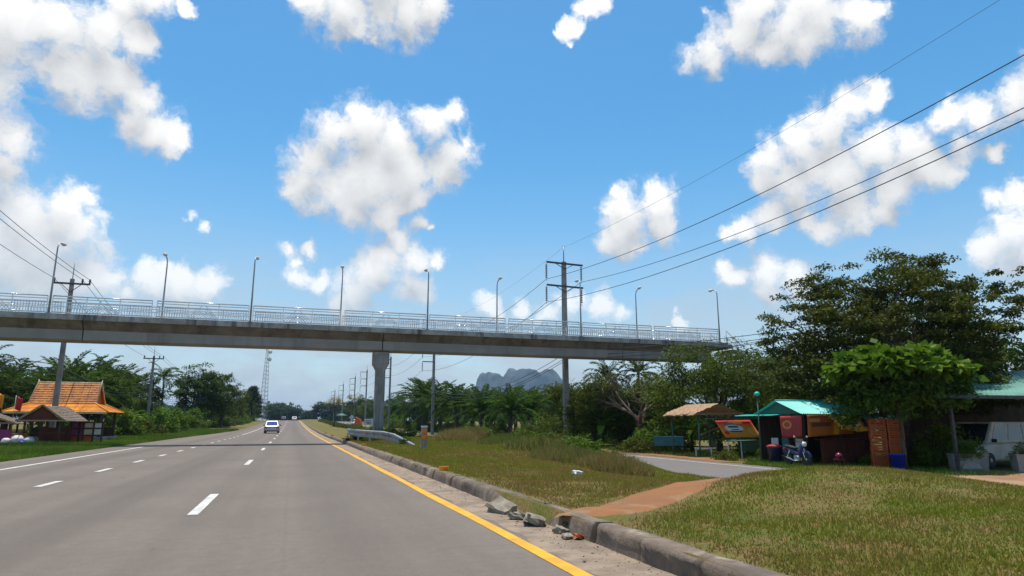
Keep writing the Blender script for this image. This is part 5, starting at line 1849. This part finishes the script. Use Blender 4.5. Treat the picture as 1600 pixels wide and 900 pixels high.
for i in range(16):                                     # second, deeper row
    x = 27 + i * 1.7 + U(-.5, .5); y = 62 + U(0, 16)
    bush(i % 3, 'tall shrub among the young palms beyond the frontage road', (x, y, gl(x, y) - .1), U(1.2, 1.8), U(0, 6), 'tall shrubs in the frontage plantation')

# trees right of the power pole
OLV = broad_proto(51, (3.3, 3.0, 2.6), 1.0, 280, .68, 90, .21, 'leafolive', .16, limbs=18)
tree(OLV, 'shade_tree', 'olive green shade tree beside the tall power pole', (22.6, 48.2, gl(22.6, 48)), 1.05, .4)
MID = broad_proto(52, (4.4, 3.8, 2.8), 1.1, 460, .74, 95, .17, 'leafolive', .2, limbs=18)
tree(MID, 'spreading_tree', 'wide olive green tree behind the thatched stall', (25.8, 36.6, gl(25.8, 36)), 1.05, 0, None, 'tree', 1.18)
tree(OLV, 'shade_tree', 'dense green tree behind the food stall at the bridge end', (31.0, 37, gl(31, 37)), .95, 2.2)
for (x, y, s, kk, lb) in ((27.6, 56, .86, 0, 'coconut palm with drooping fronds behind the dead tree'), (30.2, 54.5, .82, 1, 'coconut palm half hidden behind the wide olive tree'), (41.5, 27.5, .82, 0, 'coconut palm at the edge of the shelter roof')):
    tree(COCO[kk], 'coconut_palm', lb, (x, y, gl(x, y)), s, U(0, 6), None, 'palm')
tree(OLV, 'shade_tree', 'dense olive tree between the dead tree and the wide olive tree', (27.0, 46.5, gl(27, 46)), 1.0, 3.1)
for i, (x, y, s) in enumerate(((37, 33, 1.2), (42, 29, .95), (47, 36, 1.15), (34.5, 43, .95), (39, 45, 1.1), (45, 24, .9))):
    tree(ROUND if i % 2 else BIG, 'backdrop_tree', 'dark leafy tree standing behind the shelter and the big shade tree', (x, y, gl(x, y)), s * .82, U(0, 6), 'trees behind the shelter')


def dead_tree(loc):
    t = thing('dead_tree', 'bare reddish dead tree with pale twisting branches', 'tree', loc)
    rg = np.random.default_rng(77)
    def grow(b, p, d, L, r, depth):
        pts = [p]; rad = [r]
        n = 5
        for i in range(n):
            d = (d + Vector(rg.normal(0, .17, 3)) + Vector((0, 0, .05))).normalized()
            p = p + d * L / n
            pts.append(p); rad.append(r * (1 - .55 * (i + 1) / n))
            if depth > 0 and i >= 1:
                for _ in range(1 if i < 3 else 2):
                    nd = (d * .75 + Vector(rg.normal(0, .75, 3))).normalized()
                    if nd.z < -.25: nd.z = .1
                    grow(b, p, nd, L * rg.uniform(.45, .7), rad[-1] * .6, depth - 1)
        b.tube(pts, rad, 5 if depth < 2 else 8)
    b = MB()
    b.tube([(0, 0, -.3), (.1, 0, .8), (-.05, .05, 1.6), (.05, 0, 2.3)], [.26, .2, .18, .16], 9)
    b.build('trunk', 'redwood', t)
    for k, a in enumerate((.2, 1.3, 2.4, 3.3, 4.4, 5.4)):
        m = MB()
        d = Vector((math.cos(a) * .7, math.sin(a) * .7, 1.0 if k % 2 else .6)).normalized()
        grow(m, Vector((0, 0, 1.5 + .14 * k)), d, 2.8, .095, 2)
        m.build('limb', 'deadwood', t)
dead_tree((23.3, 42.2, gl(23.3, 42)))

# the big tree over the stalls: tiers of flat sprays
def big_tree():
    base = (25.9, 22.9, gl(25.9, 22.9))
    t = thing('shade_tree', 'huge spreading dark green tree overhanging the food stalls', 'tree', base)
    rg = np.random.default_rng(61)
    C = []
    while len(C) < 900:
        v = rg.normal(0, 1, 3); v /= np.linalg.norm(v)
        if v[2] < -.75: continue
        q = .45 + .55 * rg.random() ** .45
        az = math.atan2(v[1], v[0])
        b = 1 + .14 * math.sin(3 * az + .6) + .10 * math.sin(7 * az + 2 + 3 * v[2]) + .10 * math.sin(9 * v[2] + az)
        p = v * q * b * np.array([5.7, 4.6, 4.9]) + np.array([1.5, 1.9, 4.9])
        tier = .62
        p[2] = round(p[2] / tier) * tier + rg.normal(0, .10) - .04 * (p[0] ** 2 + p[1] ** 2) * .25
        if p[2] < 2.35 + .25 * max(0, 2.2 - abs(p[0])): continue
        C.append(p)
    for k in range(34):                      # long loose sprays reaching out at the upper right
        f = rg.random()
        a = rg.uniform(-1.0, -.35)
        rr = 3.6 + 3.0 * f
        C.append(np.array([1.0 + rr * math.cos(a), 1.6 + rr * math.sin(a), 8.4 - 1.5 * f + rg.normal(0, .4)]))
    for k in range(200):                     # low boughs hanging in front, over crates and trunk
        C.append(np.array([rg.uniform(-4.2, 5.0), rg.uniform(-1.9, .3), rg.uniform(2.6, 4.9)]))
    C = np.array(C)
    rad = .62 * rg.uniform(.7, 1.35, len(C)); rad[-234:-200] *= .75
    inst('crown', crown_mesh('crown', C, rad, 110, .165, 'leafolive', rg, .28, .55, .5), t)
    b = MB()
    forks = [(-.7, .7, 3.4), (.55, .5, 3.3), (.1, 1.3, 4.1)]
    b.tube([(0, 0, -.3), (-.05, 0, .9), (-.15, .05, 1.7)], [.36, .27, .25], 10)
    b.tube([(-.15, .05, 1.6), (-.45, .05, 2.5), forks[0]], [.2, .17, .14], 8)
    b.tube([(-.12, .05, 1.6), (.15, 0, 2.5), forks[1]], [.2, .16, .13], 8)
    b.tube([(-.15, .1, 1.6), (-.1, .2, 2.8), forks[2]], [.18, .15, .12], 8)
    b.build('trunk', 'bark', t)
    for i in rg.choice(len(C), 70, replace=False):
        e = Vector(C[i]); s = Vector(forks[int(rg.integers(0, 3))])
        m = s.lerp(e, .5) + Vector((0, 0, .25))
        lb = MB().tube([s, s.lerp(m, .6), m, m.lerp(e, .6), e], [.075, .06, .045, .03, .012], 5)
        lb.build('limb', 'bark', t)
big_tree()


def fresh_tree():
    base = (22.2, 19.9, gl(22.2, 19.9))
    t = thing('young_tree', 'young tree with a flat crown of fresh bright green large leaves', 'tree', base)
    rg = np.random.default_rng(62)
    C = []
    for k in range(120):
        a = rg.uniform(0, 6.28); r = math.sqrt(rg.random())
        C.append((2.35 * r * math.cos(a), 1.5 * r * math.sin(a), 4.6 - .9 * r * r + rg.normal(0, .14)))
    C = np.array(C)
    C[:, 0] = C[:, 0] + .1
    d_ = np.array([math.cos(-.62), math.sin(-.62)])
    x, y = C[:, 0].copy(), C[:, 1].copy()
    C[:, 0] = x * d_[0] - y * d_[1]; C[:, 1] = x * d_[1] + y * d_[0]
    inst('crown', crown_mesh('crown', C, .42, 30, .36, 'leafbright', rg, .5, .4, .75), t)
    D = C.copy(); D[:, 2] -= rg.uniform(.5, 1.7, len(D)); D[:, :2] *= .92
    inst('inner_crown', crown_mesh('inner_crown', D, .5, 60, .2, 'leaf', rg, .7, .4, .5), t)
    m = limb_mesh('trunk', 3.7, C, 22, .07, rg)
    inst('trunk', m, t)
fresh_tree()

for x, y, s, k, lb, sz in ((24.6, 20.2, .85, 2, 'rounded bright green shrub beside the tree trunk and blue bin', .8), (23.2, 21.6, .5, 0, 'low shrub at the foot of the orange crates', .5), (23.4, 29.6, .6, 0, 'leafy shrub under the car banner table', .5), (20.3, 28.3, .42, 1, 'low weeds at the stall edge', .4),
                           (20.6, 37.5, .95, 1, 'low green hedge bush at the dirt strip', .7), (22.4, 38.4, 1.1, 0, 'green bush behind the dirt strip', .9), (24.0, 40.5, 1.2, 2, 'leafy bush beside the dead tree trunk', 1.0), (27, 33.4, 1.2, 0, 'dense bush behind the thatched stall posts', 1.2), (29.5, 30.5, 1.3, 2, 'dense bush behind the turquoise roof', 1.3)):
    bush(k, lb, (x, y, gl(x, y) - .05), s, U(0, 6), None, sz)
for (x, y, a), lb, k in zip(PLANT, ('scrubby plant in the planter by the water jar', 'scrubby plant in the planter before the white van', 'scrubby plant in the end planter'), (0, 1, 0)):
    bush(k, lb, (x, y, gl(x, y) + .46), .34, U(0, 6), 'plants in the concrete planters', .42, 'plant', 'planter_plant')


def banana(loc, s, label):
    t = thing('banana_plant', label, 'plant', loc)
    rg = np.random.default_rng(int(abs(loc[0] * 100)))
    MB().tube([(0, 0, -.1), (0, 0, .9 * s), (.05, 0, 1.3 * s)], [.10 * s, .08 * s, .05 * s], 8).build('stem', 'leafbush', t)
    for k in range(8):
        a = k * 2.4 + rg.normal(0, .2); L = 1.7 * s * rg.uniform(.7, 1.1); el = R(72 - 7 * k); V = []; F = []; T = []
        p = Vector((0, 0, 1.2 * s)); n = 9
        for i in range(n + 1):
            w = .24 * s * math.sin(math.pi * min(.97, .1 + .85 * i / n)) ** .6
            sd_ = Vector((-math.sin(a), math.cos(a), 0))
            V += [p + sd_ * w + Vector((0, 0, .05)), p, p - sd_ * w + Vector((0, 0, .05))]
            p = p + Vector((math.cos(a) * math.cos(el), math.sin(a) * math.cos(el), math.sin(el))) * L / n
            el -= .16
        for i in range(n):
            o = 3 * i
            F += [(o, o + 1, o + 4, o + 3), (o + 1, o + 2, o + 5, o + 4)]
        inst('leaf', np_mesh('leaf', np.array([tuple(q) for q in V]), F, 'leafbright', rg.uniform(.2, .8, len(V)), True), t)
for x, y, s, lb in ((22.9, 35.2, 1.0, 'banana plant beside the teal counter'), (21.9, 45.2, 1.15, 'banana plant at the foot of the olive shade tree'), (-14.6, 72, 1.2, 'banana plant on the bank by the utility pole past the pavilion')):
    banana((x, y, gl(x, y)), s, lb)

# tall dry grass clumps on the verge
def dry_clump(loc, rx, ry, h, n, seed, label, green=.3):
    rg = np.random.default_rng(seed)
    global rng
    keep = rng; rng = rg
    a = rg.uniform(0, 6.28, n); r = np.sqrt(rg.random(n))
    X = rx * r * np.cos(a); Y = ry * r * np.sin(a)
    Z = gz(X + loc[0], Y + loc[1]) - loc[2]
    hh = h * (1.15 - .7 * r ** 2) * rg.uniform(.5, 1.15, n)
    isg = rg.random(n) < green
    for msk, mat, nm in ((~isg, 'dryleaf', 'dry_blades'), (isg, 'leafbush', 'green_blades')):
        V, F, T = blades(X[msk], Y[msk], Z[msk], hh[msk], rg.uniform(.016, .034, msk.sum()), rg.random(msk.sum()), .8)
        me = np_mesh(nm, V, F, mat, T)
        if mat == 'dryleaf':
            t = thing('grass_clump', label, 'grass clump', loc)
        tag(inst(nm, me, t), kind='stuff')
    rng = keep
for i, (x, y, rx, ry, h, gr_, lb) in enumerate(((8.9, 17.6, .9, 1.1, .62, .15, 'tall straw coloured grass clump at the end of the verge by the frontage road'), (8.6, 20.2, 1.1, 1.6, .52, .35, 'mixed dry and green grass clump next in the row'),
                                                (8.9, 23.6, 1.2, 2.0, .55, .55, 'tall green and straw grass clump mid verge'), (9.4, 28.5, 1.4, 2.4, .5, .6, 'wide weedy grass clump before the shrubs'),
                                                (8.2, 34.5, 1.0, 1.3, .75, .1, 'brown withered grass clump behind the marker post'), (9.6, 36.5, 1.2, 1.3, .85, .12, 'larger brown withered grass clump further along the verge'), (10.8, 32.5, 1.3, 2.2, .55, .7, 'green weedy clump beside the frontage road'))):
    dry_clump((x, y, gl(x, y)), rx * 1.1, ry * 1.1, h * .85, 6500, 100 + i, lb, gr_)
for i, (x, y, s, lb) in enumerate(((9.5, 19.0, .5, 'olive bush growing among the straw grass by the frontage road'), (9.6, 21.8, .55, 'leafy bush between the grass clumps mid verge'), (10.1, 25.5, .6, 'leafy bush beside the green and straw grass clump'), (10.4, 29.5, .6, 'bush at the frontage edge behind the weedy clump'), (10.6, 34.5, .6, 'bush beside the withered brown grass clumps'), (10.8, 39.5, .7, 'bush on the verge before the power pole'))):
    bush((1, 0)[i % 2], lb, (x, y, gl(x, y) - .05), s, U(0, 6), None, s * .7)
# weeds round the guardrail and in the broken gutter
for i, (x, y, s, lb) in enumerate(((4.6, 40.5, .38, 'creeping weed under the guardrail beam'), (4.2, 44.0, .5, 'dark weed growing at the guardrail end'), (5.3, 32.4, .22, 'small weed at the sloping guardrail end'), (6.0, 43.5, .55, 'weeds round the foot of the pier'), (7.4, 44.5, .6, 'low bush just behind the pier'), (3.34, 7.9, .06, 'tiny weed in the broken gutter'))):
    bush(i % 3, lb, (x, y, gl(max(x, 3.5), y) - (.02 if s > .1 else .16)), s, U(0, 6), None, s * .8, 'weed', 'weed')
# trimmed hedge along the median further on
for i in range(34):
    y = 62 + 4.2 * i; x = 8.2 + U(-.3, .3)
    bush(1, 'low clipped hedge bush on the median beyond the footbridge', (x, y, gl(x, y) - .05), U(.5, .7), U(0, 6), 'hedge on the median', U(.36, .5))


def blossom_tree(loc, h, label, seed):
    t = thing('blossom_tree', label, 'tree', loc)
    rg = np.random.default_rng(seed)
    C = shell_centres(26, (1.9, 1.9, .9), rg, .5, .4, -.4) + np.array([0, 0, h])
    inst('crown', crown_mesh('crown', C, .5, 40, .2, 'leafyellow', rg, .6), t)
    inst('trunk', limb_mesh('trunk', h * .75, C, 18, .10, rg), t)
blossom_tree((6.9, 118, gl(6.9, 118)), 4.1, 'sparse yellow blossomed tree on the median', 81)
blossom_tree((14.6, 172, gl(19.5, 172)), 7.0, 'thin yellowish tree leaning beside the frontage road beyond the footbridge', 82)

# ------------------------------------------------------------------ karst hills far off
def karst():
    x = np.linspace(600, 1180, 150); y = np.linspace(2350, 2850, 70)
    X, Y = np.meshgrid(x, y)
    px = np.array([600, 690, 722, 740, 752, 768, 785, 802, 815, 830, 842, 862, 890, 918, 940, 965, 1000, 1020, 1045, 1072, 1110, 1180])
    ph = np.array([10, 40, 135, 198, 210, 205, 186, 166, 150, 158, 196, 218, 225, 219, 203, 212, 208, 190, 160, 118, 50, 10])
    prof = np.interp(X + (vnoise(X, Y, 40, 31) - .5) * 12, px, ph)
    dep = sst(np.abs(Y - 2600), 250, 90)
    Z = prof * dep * (1 + (vnoise(X, Y, 60, 32) - .5) * .3 * sst(np.abs(Y - 2600), 10, 120)) + ((vnoise(X, Y, 16, 33) - .5) * 7 + (vnoise(X, Y, 7, 34) - .5) * 4) * dep
    V = np.stack([X, Y, Z - 6], -1).reshape(-1, 3)
    nx = len(x)
    i = (np.arange(len(y) - 1)[:, None] * nx + np.arange(nx - 1)[None]).ravel()
    o = bpy.data.objects.new('karst_hill', np_mesh('karst_hill', V, np.stack([i, i + 1, i + 1 + nx, i + nx], 1), 'rock', smooth=False))
    link(o); o['kind'] = 'structure'
karst()

# ------------------------------------------------------------------ air
HAZE = 0.00012
def haze():
    m = bpy.data.materials.new('haze')
    m.use_nodes = True
    nt = m.node_tree
    nt.nodes.clear()
    v = nt.nodes.new('ShaderNodeVolumePrincipled')
    v.inputs['Color'].default_value = (.42, .68, 1.0, 1)
    v.inputs['Density'].default_value = HAZE
    v.inputs['Anisotropy'].default_value = 0.2
    o = nt.nodes.new('ShaderNodeOutputMaterial')
    nt.links.new(v.outputs[0], o.inputs['Volume'])
    M['haze'] = m
    b = MB().box((500, 2900, 112), (9400, 6240, 240)).build('haze', 'haze')
    tag(b, 'pale blue air between the road and the far hills', 'haze', kind='stuff')
if HAZE:
    haze()
